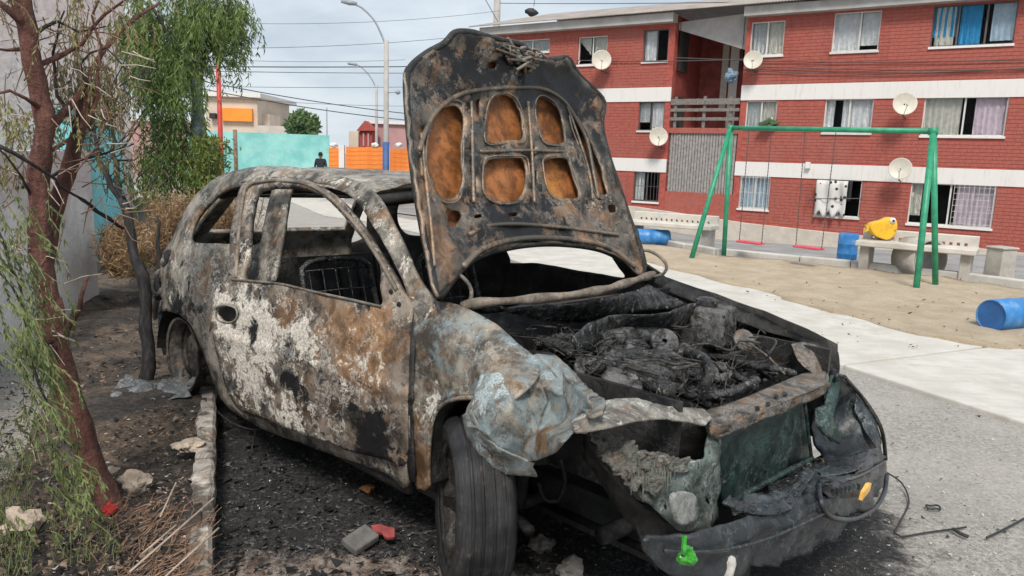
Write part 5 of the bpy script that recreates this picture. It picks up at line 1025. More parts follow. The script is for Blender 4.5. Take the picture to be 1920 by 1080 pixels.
mb = MB(); O = np.array([p[0], p[1], zb_]); mb.box(at(937, -130, 31) - O, (1.8, .12, .12)); mb.build('crossarm', m_wood, e)
m_wire = plain('dark_wire', (.06, .07, .085), .6, .1, 3)
def wire(x0, y0, d0, x1, y1, d1, sag, lb, r=.011):
    A, B = at(x0, y0, d0), at(x1, y1, d1); mb = MB(); mb.tube([A * (1 - k) + B * k + np.array([0, 0, -4 * sag * k * (1 - k)]) for k in np.linspace(0, 1, 16)], r, 4); tag(mb.build('overhead_wire', m_wire), lb, 'wire', 'overhead wires across the sky')
wire(330, 124, 24, 937, 122, 31, .05, 'thickest level overhead wire crossing behind the tall street lamp', .018); wire(330, 132, 24, 937, 136, 31, .05, 'overhead wire just below the thickest level one')
wire(330, 142, 24, 937, 226, 33, .25, 'overhead wire sloping down to the right above the small green tree', .016); wire(300, 150, 24, 937, 236, 33, .3, 'lowest sloping overhead wire reaching the pink house roof', .016); wire(330, 40, 24, 937, 20, 31, .25, 'high faint wire passing just under the lamp arm', .007); wire(330, 108, 24, 760, 112, 29, .1, 'thin wire just above the thickest level one', .007); wire(330, 176, 24, 937, 196, 33, .2, 'faint wire sloping between the far houses', .007); wire(330, 90, 24, 937, 60, 31, .2, 'faint overhead wire rising to the right, topmost left of the bonnet', .008)
wire(330, 160, 24, 937, 158, 31, .1, 'faint level wire low over the cream house', .008); wire(937, 6, 31, 1960, -12, 20, .1, 'overhead wire along the top edge above the apartment roof', .013); wire(905, -10, 28, 936, 45, 31, .0, 'short steep stay wire beside the utility pole', .014)
p = at(996, 22, 26); o = MB(); o.tube([at(1003, -6, 26), at(1001, 12, 26)], .012, 4); sh = lumpobj('hanging_shoes', p, (.22, .10, .13), plain('dark_rubber', (.03, .03, .035), .7), None, 5, 1.0, label='pair of dark shoes hanging from the wire above the apartment roof', cat='shoes'); lc = o.build('lace', m_wire, sh); lc.location = -p

# ============================================================ VEGETATION
def leafmat(name, a, b, c=None, sc_=2.0, tr=.25):
    t = NT(name, .6); n = t.noise(sc_, 4, .6); n2 = t.noise(sc_ * 12, 3, .6); k = t.mix(t.mr(n, .35, .65), a, b)
    if c: k = t.mix(t.mr(n2, .55, .7, 0, .8), k, c)
    t.col(k); t.b.inputs['Subsurface Weight'].default_value = 0
    tr_ = t.n.new('ShaderNodeBsdfTranslucent'); t.l.new(k, tr_.inputs[0]); ms = t.n.new('ShaderNodeMixShader'); ms.inputs[0].default_value = tr; t.l.new(t.b.outputs[0], ms.inputs[1]); t.l.new(tr_.outputs[0], ms.inputs[2]); t.l.new(ms.outputs[0], t.n['Material Output'].inputs[0]); return t.m
def leaves(name, P, D, L, W, mat, parent):       # narrow leaf quads: points, directions, lengths, widths
    P = np.array(P); D = np.array(D); D = D / np.linalg.norm(D, axis=1)[:, None]; R = np.random.randn(*D.shape); S = np.cross(D, R); S /= np.linalg.norm(S, axis=1)[:, None]
    L = np.asarray(L).reshape(-1, 1) * np.ones((len(P), 1)); W = np.asarray(W).reshape(-1, 1) * np.ones((len(P), 1))
    V = np.stack([P, P + D * L * .45 + S * W, P + D * L, P + D * L * .45 - S * W], 1).reshape(-1, 3); n = len(P); F = np.arange(4 * n).reshape(n, 4)
    me = bpy.data.meshes.new(name); me.from_pydata(V.tolist(), [], F.tolist()); me.update(); me.materials.append(mat); o = bpy.data.objects.new(name, me); COL.objects.link(o); o.parent = parent; return o
m_bark_r = NT('reddish_bark', .8); t = m_bark_r; n = t.noise(7, 8, .7, t.scaled((3, 3, .7))); n2 = t.noise(30, 5, .7); c = t.mix(t.mr(n, .3, .7), (.065, .026, .02), (.23, .095, .07)); c = t.mix(t.mr(n2, .58, .72, 0, .7), c, (.35, .22, .18)); t.col(c); t.bump(t.math('ADD', n, n2), .03); m_bark_r = t.m
m_bark_k = NT('charred_bark', .8); t = m_bark_k; n = t.noise(12, 8, .7, t.scaled((3, 3, .8))); t.col(t.mix(t.mr(n, .4, .75), (.008, .008, .009), (.06, .055, .055))); t.bump(n, .01); m_bark_k = t.m
m_twig = plain('pale_dry_twig', (.42, .35, .28), .8, .25, 20); m_twigb = plain('brown_dry_twig', (.17, .10, .065), .85, .3, 20)
def limb(pts, r0, r1, mb, n=10, wob=.0):      # pts: (px,py,depth)
    q = spline([at(*p) for p in pts], .06, False); m = len(q); rr = [r0 + (r1 - r0) * i / (m - 1) for i in range(m)]
    q = [p + np.array([fbm(p, 6), fbm(p + 5, 6), 0]) * wob for p in q]; rr = [r * (1 + .22 * fbm(p, 9)) for r, p in zip(rr, q)]; mb.tube(q, rr, n); return q
base = wz(196, 945, .12); bd = float((base - CAMP) @ c_f)
tr = empty('pepper_tree', base); tag(tr, 'red-barked tree in the near left corner with forked trunk and drooping feathery leaves', 'tree')
def rel(o, root): 
    o.location = -np.array(root.location); return o
mb = MB(); limb([(215, 985, bd - .02), (190, 915, bd), (158, 830, bd), (126, 740, bd - .03), (104, 640, bd - .05), (92, 560, bd - .06)], .056, .042, mb, 14, .01); limb([(98, 600, bd - .05), (76, 480, bd - .1), (72, 360, bd - .12), (80, 240, bd - .15), (66, 120, bd - .2), (38, -20, bd - .25), (30, -150, bd - .25)], .040, .033, mb, 14, .012)
limb([(92, 560, bd - .06), (84, 470, bd - .02), (104, 390, bd), (135, 300, bd + .03), (158, 220, bd + .05), (172, 168, bd + .06)], .034, .029, mb, 14, .012); rel(mb.build('trunk', m_bark_r, tr, True), tr)
for pts, r0 in (([(110, 660, bd), (140, 600, bd - .1), (150, 560, bd - .15), (165, 520, bd - .15)], .018), ([(76, 240, bd - .15), (140, 190, bd), (220, 60, bd + .2), (300, 5, bd + .4)], .016), ([(60, 60, bd - .2), (20, 20, bd - .3), (-20, -10, bd - .3)], .02), ([(80, 460, bd), (40, 330, bd - .2), (-10, 270, bd - .3)], .008), ([(40, 350, bd - .1), (80, 340, bd), (150, 300, bd + .1), (260, 270, bd + .3)], .009),
                ([(-10, 270, bd - .4), (60, 310, bd - .3), (140, 365, bd - .1), (230, 430, bd + .3)], .007), ([(68, 130, bd - .2), (150, 80, bd), (200, 30, bd), (250, -20, bd)], .012), ([(170, 240, bd), (190, 120, bd), (180, 30, bd), (186, -20, bd)], .010), ([(60, 90, bd), (10, 95, bd - .1), (-20, 90, bd - .1)], .010), ([(172, 170, bd), (150, 120, bd), (200, 90, bd), (235, 130, bd)], .007), ([(110, 640, bd - .1), (60, 640, bd - .2), (20, 540, bd - .3), (-10, 500, bd - .3)], .007), ([(80, 300, bd), (130, 260, bd + .1), (190, 230, bd + .2), (250, 180, bd + .3)], .010), ([(150, 250, bd), (110, 180, bd), (100, 100, bd), (120, 20, bd)], .009), ([(70, 200, bd - .2), (20, 170, bd - .3), (-20, 180, bd - .3)], .010), ([(30, 560, bd - .3), (60, 640, bd - .3), (80, 730, bd - .3), (110, 810, bd - .3)], .008), ([(-10, 430, bd - .3), (30, 500, bd - .3), (40, 600, bd - .3)], .007), ([(66, 60, bd - .1), (110, 40, bd), (150, 60, bd), (200, 50, bd + .1)], .008)):
    mb = MB(); limb(pts, r0, r0 * .35, mb, 7, .02); rel(mb.build('branch', m_bark_r if r0 > .009 else m_bark_k, tr, True), tr)
rs = random.Random(3)
mb = MB()
for k in range(120):
    x0, y0 = rs.uniform(0, 260), rs.uniform(0, 420); a = rs.uniform(-3.1, 3.1); L = rs.uniform(25, 90); x1, y1 = x0 + L * math.cos(a), y0 + L * math.sin(a); d_ = bd + rs.uniform(-.2, .3)
    mb.tube([at(x0, y0, d_), at((x0 + x1) / 2 + rs.gauss(0, 6), (y0 + y1) / 2 + rs.gauss(0, 6), d_), at(x1, y1, d_)], [.0032, .0022, .001], 4)
o = mb.build('scorched_twigs', m_twigb, tr); o['kind'] = 'stuff'; rel(o, tr)
mb = MB()
for k in range(48):
    x0, y0 = rs.uniform(0, 250), rs.uniform(30, 950) if rs.random() < .6 else rs.uniform(20, 330); 
    if x0 > 130 and y0 > 420: x0 *= .4
    a = rs.uniform(-.5, .5) if rs.random() < .6 else rs.uniform(-1.5, 1.5); L = rs.uniform(20, 75); mb.tube([at(x0, y0, bd - .1), at(x0 + L * .5 * math.cos(a), y0 + L * .5 * math.sin(a) + rs.uniform(-6, 6), bd - .12), at(x0 + L * math.cos(a), y0 + L * math.sin(a), bd - .15)], [.0028, .002, .0012], 4)
o = mb.build('thorny_twigs', m_twig, tr); o['kind'] = 'stuff'; rel(o, tr)
def strands(spec, seed):                       # drooping feathery sprays: (x, y, dx, dy, depth, n leaflets per strand, strands, spread)
    r = random.Random(seed); P = []; Dd = []; L = []; stems = MB()
    for (x, y, dx, dy, d, nl, ns, sp, ll) in spec:
        for _ in range(ns):
            a = np.array([x + r.gauss(0, sp), y + r.gauss(0, sp * .8), d + r.gauss(0, .08)]); k = r.uniform(.5, 1.1); b = a + np.array([dx * k + r.gauss(0, sp * .5), dy * k, r.gauss(0, .06)]); m = (a + b) / 2 + np.array([r.gauss(0, 10), -8, 0])
            q = spline([at(*a), at(*m), at(*b)], .02, False); stems.tube(q[::3] if len(q) > 6 else q, .0012, 3, False)
            for i in range(nl):
                t_ = r.random(); p = q[int(t_ * (len(q) - 1))]; dd = q[min(int(t_ * (len(q) - 1)) + 1, len(q) - 1)] - q[max(int(t_ * (len(q) - 1)) - 1, 0)]; dd = dd / (np.linalg.norm(dd) + 1e-9)
                side = np.array([r.gauss(0, 1), r.gauss(0, 1), r.gauss(0, .3)]); side /= np.linalg.norm(side); P.append(p); Dd.append(dd * .8 + side * .6 + np.array([0, 0, -.5])); L.append(ll * r.uniform(.6, 1.2))
    return P, Dd, L, stems
sp = []
for (x, y, dx, dy, d, ns, s_) in ((20, 390, 30, 130, bd - .35, 14, 25), (30, 480, 50, 140, bd - .4, 26, 24), (50, 580, 40, 150, bd - .4, 34, 24), (60, 680, 50, 130, bd - .4, 34, 22), (75, 760, 34, 130, bd - .4, 26, 18), (98, 850, 30, 120, bd - .4, 24, 18), (130, 915, 50, 90, bd - .4, 20, 22), (20, 620, 30, 120, bd - .3, 12, 20), (10, 820, 20, 130, bd - .2, 10, 25), (20, 960, 30, 90, bd - .2, 14, 25), (70, 1000, 10, 80, bd - .3, 6, 20)):
    sp.append((x, y, dx * 1.1, dy * .62, d, 30, int(ns * .72), s_ * 1.2, .030))
m_lf = leafmat('feathery_light_green_leaves', (.05, .08, .028), (.19, .25, .08), (.38, .35, .19), 5); P, Dd, L, st = strands(sp, 2); rel(leaves('leaves', P, Dd, L, .0028, m_lf, tr), tr)['kind'] = 'stuff'; rel(st.build('leaf_stalk', plain('olive_stalk', (.17, .17, .07), .8), tr), tr)['kind'] = 'stuff'
sp = [(x, y, dx, dy, bd + dd_, 22, ns, s_, .028) for (x, y, dx, dy, dd_, ns, s_) in ((10, 200, 10, 60, 0, 12, 14), (25, 235, 10, 50, 0, 14, 16), (140, 60, 5, 120, .1, 18, 18), (160, 150, 0, 90, .1, 18, 20), (200, 120, 5, 90, .15, 22, 22), (215, 200, 5, 70, .2, 12, 18), (110, 230, 0, 60, 0, 12, 18), (150, 10, 0, 80, .1, 12, 25), (185, 170, 0, 80, .15, 26, 26), (40, -120, 10, 120, -.2, 30, 70), (160, -90, 10, 110, 0, 30, 60), (-60, -60, 0, 110, -.2, 24, 60), (240, -70, 10, 90, .2, 20, 50), (130, 130, 0, 90, .1, 22, 22), (20, 300, 8, 70, -.1, 12, 22), (15, 430, 8, 60, -.1, 12, 22), (60, 240, 0, 60, 0, 8, 22), (200, 280, 0, 50, .2, 12, 20), (230, 40, 0, 80, .2, 10, 20))]
m_lf2 = leafmat('dull_olive_brown_leaves', (.10, .11, .04), (.30, .30, .11), (.46, .34, .18), 5); P, Dd, L, st = strands(sp, 5); rel(leaves('leaves', P, Dd, L, .0024, m_lf2, tr), tr)['kind'] = 'stuff'; rel(st.build('leaf_stalk', m_twigb, tr), tr)['kind'] = 'stuff'
# green tree behind the wreck
gd = 9.0; g0 = at(372, 345, gd); gt = empty('green_tree', (g0[0], g0[1], .1)); tag(gt, 'dense green tree with a blue-painted trunk hanging over the turquoise wall', 'tree')
mb = MB(); limb([(376, 480, gd), (374, 340, gd), (370, 200, gd), (366, 90, gd), (372, -60, gd)], .075, .06, mb, 10, .02); t = NT('blue_grey_painted_bark', .8); z = t.sep()['Z']; t.col(t.mix(t.mr(z, 1.15, 1.35), (.05, .11, .30), t.mix(t.mr(t.noise(9, 6, .6), .35, .65), (.06, .085, .09), (.17, .21, .22)))); rel(mb.build('trunk', t.m, gt, True), gt)
for pts, r0 in (([(372, 350, gd), (368, 290, gd - .1), (350, 240, gd - .2), (330, 190, gd - .2)], .022), ([(370, 150, gd), (330, 90, gd - .3), (290, 20, gd - .4)], .035), ([(370, 130, gd), (400, 60, gd - .2), (430, 0, gd - .2)], .035), ([(366, 350, gd), (345, 330, gd - .2), (300, 270, gd - .4), (290, 210, gd - .5)], .012), ([(355, 380, gd), (362, 300, gd), (380, 250, gd)], .014)):
    mb = MB(); limb(pts, r0, r0 * .4, mb, 6, .03); rel(mb.build('branch', m_bark_k, gt, True), gt)
r = random.Random(11); cl = []
for (x, y, rx, ry, n) in ((300, 60, 62, 80, 48), (402, 18, 52, 42, 40), (300, 190, 50, 95, 48), (340, 280, 60, 70, 34), (318, 120, 62, 90, 46), (428, 60, 25, 26, 12), (280, 300, 40, 60, 14), (378, 305, 18, 45, 10), (265, 60, 30, 110, 24), (360, 10, 90, 30, 30)):
    for _ in range(int(n * .8)):
        a = r.uniform(0, 6.28); q = math.sqrt(r.random()); cl.append((x + rx * q * math.cos(a), y + ry * q * math.sin(a), gd + r.gauss(0, .45)))
P = []; Dd = []; L = []
for (x, y, d) in cl:
    c0 = at(x, y, d); sh = r.uniform(.6, 1.2)
    for s_ in range(r.randint(5, 9)):
        a0 = c0 + np.array([r.gauss(0, .10), r.gauss(0, .12), r.gauss(0, .07)]); ln = r.uniform(.18, .5) * sh; dr = np.array([r.gauss(0, .22), r.gauss(0, .22), -1.0])
        for i in range(20):
            t_ = r.random(); P.append(a0 + dr * ln * t_ + np.array([0, 0, .0])); Dd.append((r.gauss(0, .55), r.gauss(0, .55), -1.0 + r.gauss(0, .3))); L.append(r.uniform(.05, .11))
m_lf3 = leafmat('hanging_green_leaves', (.035, .065, .018), (.16, .24, .055), (.30, .30, .10), 3); o = rel(leaves('foliage', P, Dd, L, .0075, m_lf3, gt), gt); o['kind'] = 'stuff'
# yellowish shrub under it
sh = empty('green_shrub', at(400, 330, 8.6)); tag(sh, 'yellow-green bush growing below the green tree beside the car roof', 'bush'); P = []; Dd = []; L = []
for _ in range(5200):
    x = r.gauss(388, 20); y = r.uniform(258, 420); P.append(at(x, y, 8.8 + r.gauss(0, .3))); Dd.append((r.gauss(0, .6), r.gauss(0, .6), r.gauss(.3, .6))); L.append(r.uniform(.03, .07))
rel(leaves('foliage', P, Dd, L, .010, leafmat('yellow_green_leaves', (.07, .12, .02), (.24, .26, .05), (.30, .20, .06), 4), sh), sh)['kind'] = 'stuff'
mb = MB(); limb([(395, 440, 8.8), (392, 340, 8.8), (398, 280, 8.8)], .02, .01, mb, 6, .02); rel(mb.build('stem', m_bark_k, sh, True), sh)
# far tree
ft = empty('far_tree', at(568, 250, 38)); tag(ft, 'small round green tree beyond the pale turquoise wall', 'tree'); P = []; Dd = []; L = []
for _ in range(2600):
    a = r.uniform(0, 6.28); q = math.sqrt(r.random()); x = 568 + 30 * q * math.cos(a) * (1 if r.random() < .7 else .5); y = 238 + 30 * q * math.sin(a); 
    if y < 206 + abs(x - 562) * .55: continue
    P.append(at(x, y, 38 + r.gauss(0, .6))); Dd.append((r.gauss(0, .6), r.gauss(0, .6), r.gauss(.2, .6))); L.append(r.uniform(.15, .35))
rel(leaves('foliage', P, Dd, L, .06, leafmat('far_green_leaves', (.05, .10, .04), (.16, .25, .09), None, 1), ft), ft)['kind'] = 'stuff'; mb = MB(); limb([(568, 300, 38), (568, 250, 38), (566, 225, 38)], .12, .05, mb, 6); rel(mb.build('trunk', m_twigb, ft, True), ft)
# burnt sapling
bd2 = float((wz(272, 722, .12) - CAMP) @ c_f); bs = empty('burnt_sapling', wz(272, 722, .12)); tag(bs, 'blackened bare sapling with forked branches standing at the rear wheel', 'tree')
mb = MB(); limb([(274, 726, bd2), (277, 640, bd2), (270, 540, bd2), (246, 450, bd2), (236, 395, bd2), (228, 372, bd2)], .042, .026, mb, 10, .02); rel(mb.build('trunk', m_bark_k, bs, True), bs)
for pts, r0 in (([(232, 385, bd2), (205, 330, bd2), (185, 280, bd2 + .1), (172, 200, bd2 + .1)], .020), ([(230, 375, bd2), (222, 320, bd2), (212, 250, bd2 + .1), (205, 190, bd2 + .1)], .018), ([(226, 290, bd2), (250, 250, bd2), (275, 210, bd2)], .009), ([(215, 300, bd2), (250, 300, bd2 + .1), (262, 290, bd2 + .2)], .007), ([(190, 290, bd2), (170, 260, bd2), (150, 255, bd2)], .007), ([(185, 270, bd2), (200, 230, bd2), (235, 190, bd2)], .007), ([(228, 428, bd2), (180, 395, bd2 - .3), (130, 365, bd2 - .6)], .010), ([(296, 560, bd2 + .1), (296, 480, bd2 + .2), (300, 405, bd2 + .2)], .022), ([(178, 240, bd2), (160, 200, bd2), (150, 150, bd2)], .006), ([(206, 210, bd2), (216, 150, bd2), (240, 100, bd2)], .006)):
    mb = MB(); limb(pts, r0, r0 * .35, mb, 7, .03); rel(mb.build('branch', m_bark_k, bs, True), bs)
mb = MB()
for _ in range(60):
    x, y = r.uniform(150, 280), r.uniform(140, 360); a = r.uniform(-2.6, -.4); L_ = r.uniform(20, 60); mb.tube([at(x, y, bd2), at(x + L_ * .5 * math.cos(a), y + L_ * .5 * math.sin(a), bd2), at(x + L_ * math.cos(a) + r.gauss(0, 5), y + L_ * math.sin(a), bd2 + .05)], [.004, .003, .0015], 4)
rel(mb.build('fine_twigs', m_bark_k, bs), bs)['kind'] = 'stuff'
# dry shrubs by the turquoise wall
m_dry = leafmat('dry_straw_blades', (.15, .09, .045), (.44, .30, .15), (.58, .44, .25), 4, .2)
for (x, y, w_, hgt, d, lb_) in ((335, 500, 55, 135, 6.9, 'dry brown shrub right behind the charred sapling beside the rear of the wreck'), (235, 505, 38, 85, 6.3, 'dry straw-coloured bush at the foot of the turquoise wall'), (425, 470, 45, 110, 8.0, 'dry orange-brown bush seen through the rear side window of the wreck')):
    b0 = wz(x, y + 20, .12) if False else at(x, y, d); e = empty('dry_shrub', (b0[0], b0[1], .12)); tag(e, lb_, 'bush'); P = []; Dd = []; L = []; st = MB()
    for _ in range(260):
        a = np.array([r.gauss(x, w_ * .45), y + r.uniform(-15, 15), d + r.gauss(0, .2)]); top_ = a + np.array([r.gauss(0, w_ * .35), -hgt * r.uniform(.35, 1.05), r.gauss(0, .1)]); q = spline([at(*a), at(*((a + top_) / 2 + np.array([r.gauss(0, 8), 0, 0]))), at(*top_)], .05, False); st.tube(q[::4] if len(q) > 9 else q, .003, 3, False)
        for i in range(30): t_ = r.random() ** .7; p = q[int(t_ * (len(q) - 1))]; P.append(p); Dd.append((r.gauss(0, .8), r.gauss(0, .8), r.gauss(.5, .7))); L.append(r.uniform(.03, .10))
    rel(leaves('dry_leaves', P, Dd, L, .0045, m_dry, e), e)['kind'] = 'stuff'; rel(st.build('stalk', m_twigb, e), e)['kind'] = 'stuff'
# ============================================================ PLAYGROUND
t = NT('green_swing_paint', .45); c = t.mix(t.mr(t.noise(9, 6, .6), .35, .7), (.02, .24, .13), (.04, .34, .18)); t.col(t.mix(t.mr(t.noise(26, 7, .75), .60, .66, 0, .85), c, (.20, .15, .10))); m_green = t.m; m_chain = plain('dark_chain_steel', (.09, .08, .08), .5); m_pinkseat = plain('faded_red_plastic', (.62, .10, .13), .5, .15, 8)
sw = empty('swing_frame', (0, 0, 0)); tag(sw, 'green painted A-frame swing set with two red seats standing on the sand', 'swing')
fl, bl, fr_, br = wg(1294, 488), wg(1357, 484), wg(1717, 551), wg(1755, 539)
dl, dr = np.linalg.norm(((fl + bl) / 2 - CAMP)[:2]), 0
TL = at(1370, 240, float((((fl + bl) / 2) - CAMP) @ c_f) + .05); TR = at(1750, 246, float((((fr_ + br) / 2) - CAMP) @ c_f))
for a, T in ((fl, TL), (bl, TL), (fr_, TR), (br, TR)):
    mb = MB(); mb.tube([a + np.array([0, 0, -.06]), T + np.array([0, 0, .03])], .038, 12); mb.build('leg', m_green, sw, True)
mb = MB(); mb.tube([TL - (TR - TL) * .012, TR + (TR - TL) * .004], .036, 12); mb.build('top_bar', m_green, sw, True)
for T in (TL, TR): mb = MB(); mb.lathe([(0, -.05), (.055, -.05), (.06, .04), (0, .05)], T + np.array([0, 0, .0]), None, 12); mb.build('joint', m_green, sw, True)
def onbar(px):
    lo, hi = 0., 1.
    for _ in range(30):
        m = (lo + hi) / 2; P = TL + (TR - TL) * m; d = P - CAMP; x = 960 + CAM_F * (d @ c_r) / (d @ c_f)
        if x < px: lo = m
        else: hi = m
    return TL + (TR - TL) * lo
bu = (TR - TL) / np.linalg.norm(TR - TL); bn = np.array([bu[1], -bu[0], 0])
for (a, b, ys) in ((1405, 1447, 459), (1510, 1568, 469)):
    A, B = onbar(a), onbar(b); mid = (A + B) / 2; d = mid - CAMP; zs = float(at((a + b) / 2, ys, float(d @ c_f))[2]); s_ = empty('swing_seat', (0, 0, 0)); s_.parent = sw
    half = .21; C0 = np.array([mid[0], mid[1], zs]); mb = MB(); mb.box((0, 0, 0), (half * 2, .17, .035), math.atan2(bu[1], bu[0])); o = mb.build('seat_board', m_pinkseat, s_); o.location = C0; mod_bevel(o, .01)
    for sgn, T in ((-1, A), (1, B)):
        e = C0 + bu * half * sgn; mb = MB(); n = 34
        for i in range(n): p0 = T * (1 - i / n) + e * (i / n); p1 = T * (1 - (i + .82) / n) + e * ((i + .82) / n); mb.tube([p0, p1], .0075, 4)
        mb.tube([T, e], .003, 3); mb.build('chain', m_chain, s_)
m_cb = plain('pale_bench_concrete', (.58, .545, .49), .88, .12, 4, bump=.002); m_cb2 = plain('stained_bench_concrete', (.43, .40, .36), .9, .2, 5, bump=.003); m_tyre2 = plain('old_rubber', (.04, .038, .036), .8)
def bench(a, b, label, flip=1, hgt=.61):
    a, b = np.array(a), np.array(b); d = (b - a)[:2]; L = np.linalg.norm(d); d /= L; ang = math.atan2(d[1], d[0]); mid = (a + b) / 2
    e = empty('concrete_bench', (mid[0], mid[1], min(a[2], b[2])), (0, -math.atan2(b[2] - a[2], L) * .6, ang)); tag(e, label, 'bench', 'pale concrete benches by the sand')
    hs = [[(-L * .42 + k * L * .062, hgt - .14), (-L * .42 + k * L * .062 + .04, hgt - .14), (-L * .42 + k * L * .062 + .04, hgt - .095), (-L * .42 + k * L * .062, hgt - .095)] for k in range(14)]
    P, T = polymesh([(-L / 2, .40), (L / 2, .40), (L / 2, hgt), (-L / 2, hgt)], hs, .5, True); o = mesh_obj('backrest', [(p[0], .02 + (p[1] - .4) * -.1, p[1]) for p in P], T, m_cb, e); mod_solid(o, .09, 0)
    mb = MB(); mb.box((0, -.20, .42), (L * 1.02, .52, .08)); o = mb.build('seat', m_cb, e); mod_bevel(o, .015)
    for s in (-1, 1): mb = MB(); mb.box((s * L * .43, -.16, .18), (.13, .40, .40)); o = mb.build('leg', m_cb2, e); mod_bevel(o, .01)
    return e
bench(wg(1612, 503), wg(1826, 525), 'pale concrete bench with a row of holes behind the right leg of the swing'); bench(wg(1188, 455), wg(1343, 468), 'pale concrete bench with a row of holes left of the swing, partly behind the bonnet')
# bench supports: solid panel behind
p = wg(1730, 520); e = MB(); e.lathe([(.27, -.2), (.31, -.2), (.31, .2), (.27, .2)], p + np.array([.05, .25, .24]), (.3, -1, 0), 26, True); tag(e.build('concrete_ring', m_cb2, None, True), 'grey concrete pipe ring lying under the right-hand bench', 'pipe ring')
p = wg(1870, 531); mb = MB(); mb.box((0, 0, .23), (.27, .27, .50), .3, .94); mb.box((0, 0, .49), (.29, .29, .03), .3); o = mb.build('concrete_block', m_cb2); o.location = p; mod_bevel(o, .02, 3); tag(o, 'squat grey concrete block right of the benches', 'block')
m_bl = NT('bright_blue_drum_plastic', .45); t = m_bl; n = t.noise(6, 6, .65); c = t.mix(t.mr(n, .35, .75), (.025, .17, .47), (.08, .30, .60)); t.col(t.mix(t.mr(t.noise(11, 7, .75), .54, .68, 0, .7), c, (.34, .33, .30))); m_bl = t.m; m_blend = plain('darker_blue_drum_end', (.03, .13, .36), .6, .2, 8)
def drum(c, ax, r_, L, label, lid=True):
    e = empty('blue_drum', c); tag(e, label, 'drum', 'blue plastic drums around the sand'); mb = MB()
    mb.lathe([(r_ * .90, -L / 2 + .012), (r_ * .96, -L / 2), (r_, -L / 2 + .02), (r_, -L * .18), (r_ * 1.03, -L * .16), (r_, -L * .14), (r_, L * .14), (r_ * 1.03, L * .16), (r_, L * .18), (r_, L / 2 - .02), (r_ * .96, L / 2), (r_ * .90, L / 2 - .012)], (0, 0, 0), ax, 36); mb.build('body', m_bl, e, True)
    mb = MB(); mb.lathe([(0, -L / 2 + .014), (r_ * .90, -L / 2 + .012)], (0, 0, 0), ax, 36); mb.build('end', m_blend, e); mb = MB(); mb.lathe([(0, L / 2 - .014), (r_ * .90, L / 2 - .012)], (0, 0, 0), ax, 36); mb.build('end', m_blend, e)
p = wg(1586, 494); d = float((p - CAMP) @ c_f); drum(p + np.array([0, 0, 28 / CAM_F * d]), (0, 0, 1), 17.5 / CAM_F * d, 57 / CAM_F * d, 'blue drum standing upright left of the right-hand bench')
p = wg(1222, 461); d = float((p - CAMP) @ c_f); drum(p + np.array([0, 0, 15.5 / CAM_F * d]), (1, .15, -.02), 15.5 / CAM_F * d, 62 / CAM_F * d, 'small blue drum lying on its side next to the bonnet hinge')
p = wg(1856, 621); d = float((p - CAMP) @ c_f); R0 = 30.5 / CAM_F * d; drum(p + np.array([.30, .10, R0]), (.93, .36, 0), R0, .72, 'large blue drum lying in the sand at the right edge')
# yellow fish figure resting on the bench
pb = wg(1652, 505); db = float((pb - CAMP) @ c_f) - .30; c0 = at(1654, 429, db); yr = empty('play_figure', c0); tag(yr, 'yellow fish-shaped play figure with a round white eye on the right-hand bench', 'play figure'); t = NT('yellow_play_paint', .4); t.col(t.mix(t.mr(t.noise(7, 6, .7), .5, .65, 0, .6), (.85, .50, .03), (.60, .30, .05))); m_yel = t.m
P, T = polymesh([(-.21, .02), (-.16, .09), (-.04, .12), (.06, .17), (.14, .16), (.18, .07), (.17, -.05), (.08, -.15), (-.02, -.14), (-.13, -.09)], [], .05); o = mesh_obj('body', [(a, 0, b) for a, b in P], T, m_yel, yr, True); mod_solid(o, .16, 0); mod_bevel(o, .03, 3)
P, T = polymesh([(-.20, .02), (-.26, .06), (-.24, .0), (-.26, -.05), (-.19, -.03)], [], .05); o = mesh_obj('tail', [(a, 0, b) for a, b in P], T, m_yel, yr); mod_solid(o, .06, 0)
mb = MB(); mb.lathe([(0, .02), (.035, .01), (.045, 0), (.045, -.02)], (.10, -.09, .13), (0, -1, 0), 14); ey = mb.build('eye', m_band, yr, True); mb = MB(); mb.lathe([(0, .012), (.016, .012), (.018, 0)], (.10, -.105, .13), (0, -1, 0), 10); mb.build('pupil', m_room, ey)
# ============================================================ PERSON FAR OFF
ps = at(601, 287, 29); pe = empty('person', (ps[0], ps[1], ps[2] - 1.66)); tag(pe, 'person in dark clothing walking away at the end of the street', 'person')
J = {'pel': (0, 0, .92), 'wai': (0, 0, 1.08), 'che': (0, 0, 1.30), 'nec': (0, 0, 1.45), 'sl': (-.17, 0, 1.40), 'sr': (.17, 0, 1.40), 'el': (-.23, .02, 1.13), 'er': (.23, -.04, 1.13), 'hl': (-.24, .08, .88), 'hr': (.24, .06, .90), 'kl': (-.10, -.05, .50), 'kr': (.10, .08, .50), 'al': (-.10, -.16, .09), 'ar': (.10, .05, .08), 'fl': (-.10, -.08, .03), 'fr': (.11, .15, .03), 'tl': (-.10, 0, .88), 'tr': (.10, 0, .88)}
rad = dict(pel=.17, wai=.16, che=.18, nec=.06, sl=.075, sr=.075, el=.05, er=.05, hl=.035, hr=.035, kl=.065, kr=.065, al=.045, ar=.045, fl=.04, fr=.04, tl=.10, tr=.10)
E_ = [('pel', 'wai'), ('wai', 'che'), ('che', 'nec'), ('che', 'sl'), ('che', 'sr'), ('sl', 'el'), ('sr', 'er'), ('el', 'hl'), ('er', 'hr'), ('pel', 'tl'), ('pel', 'tr'), ('tl', 'kl'), ('tr', 'kr'), ('kl', 'al'), ('kr', 'ar'), ('al', 'fl'), ('ar', 'fr')]
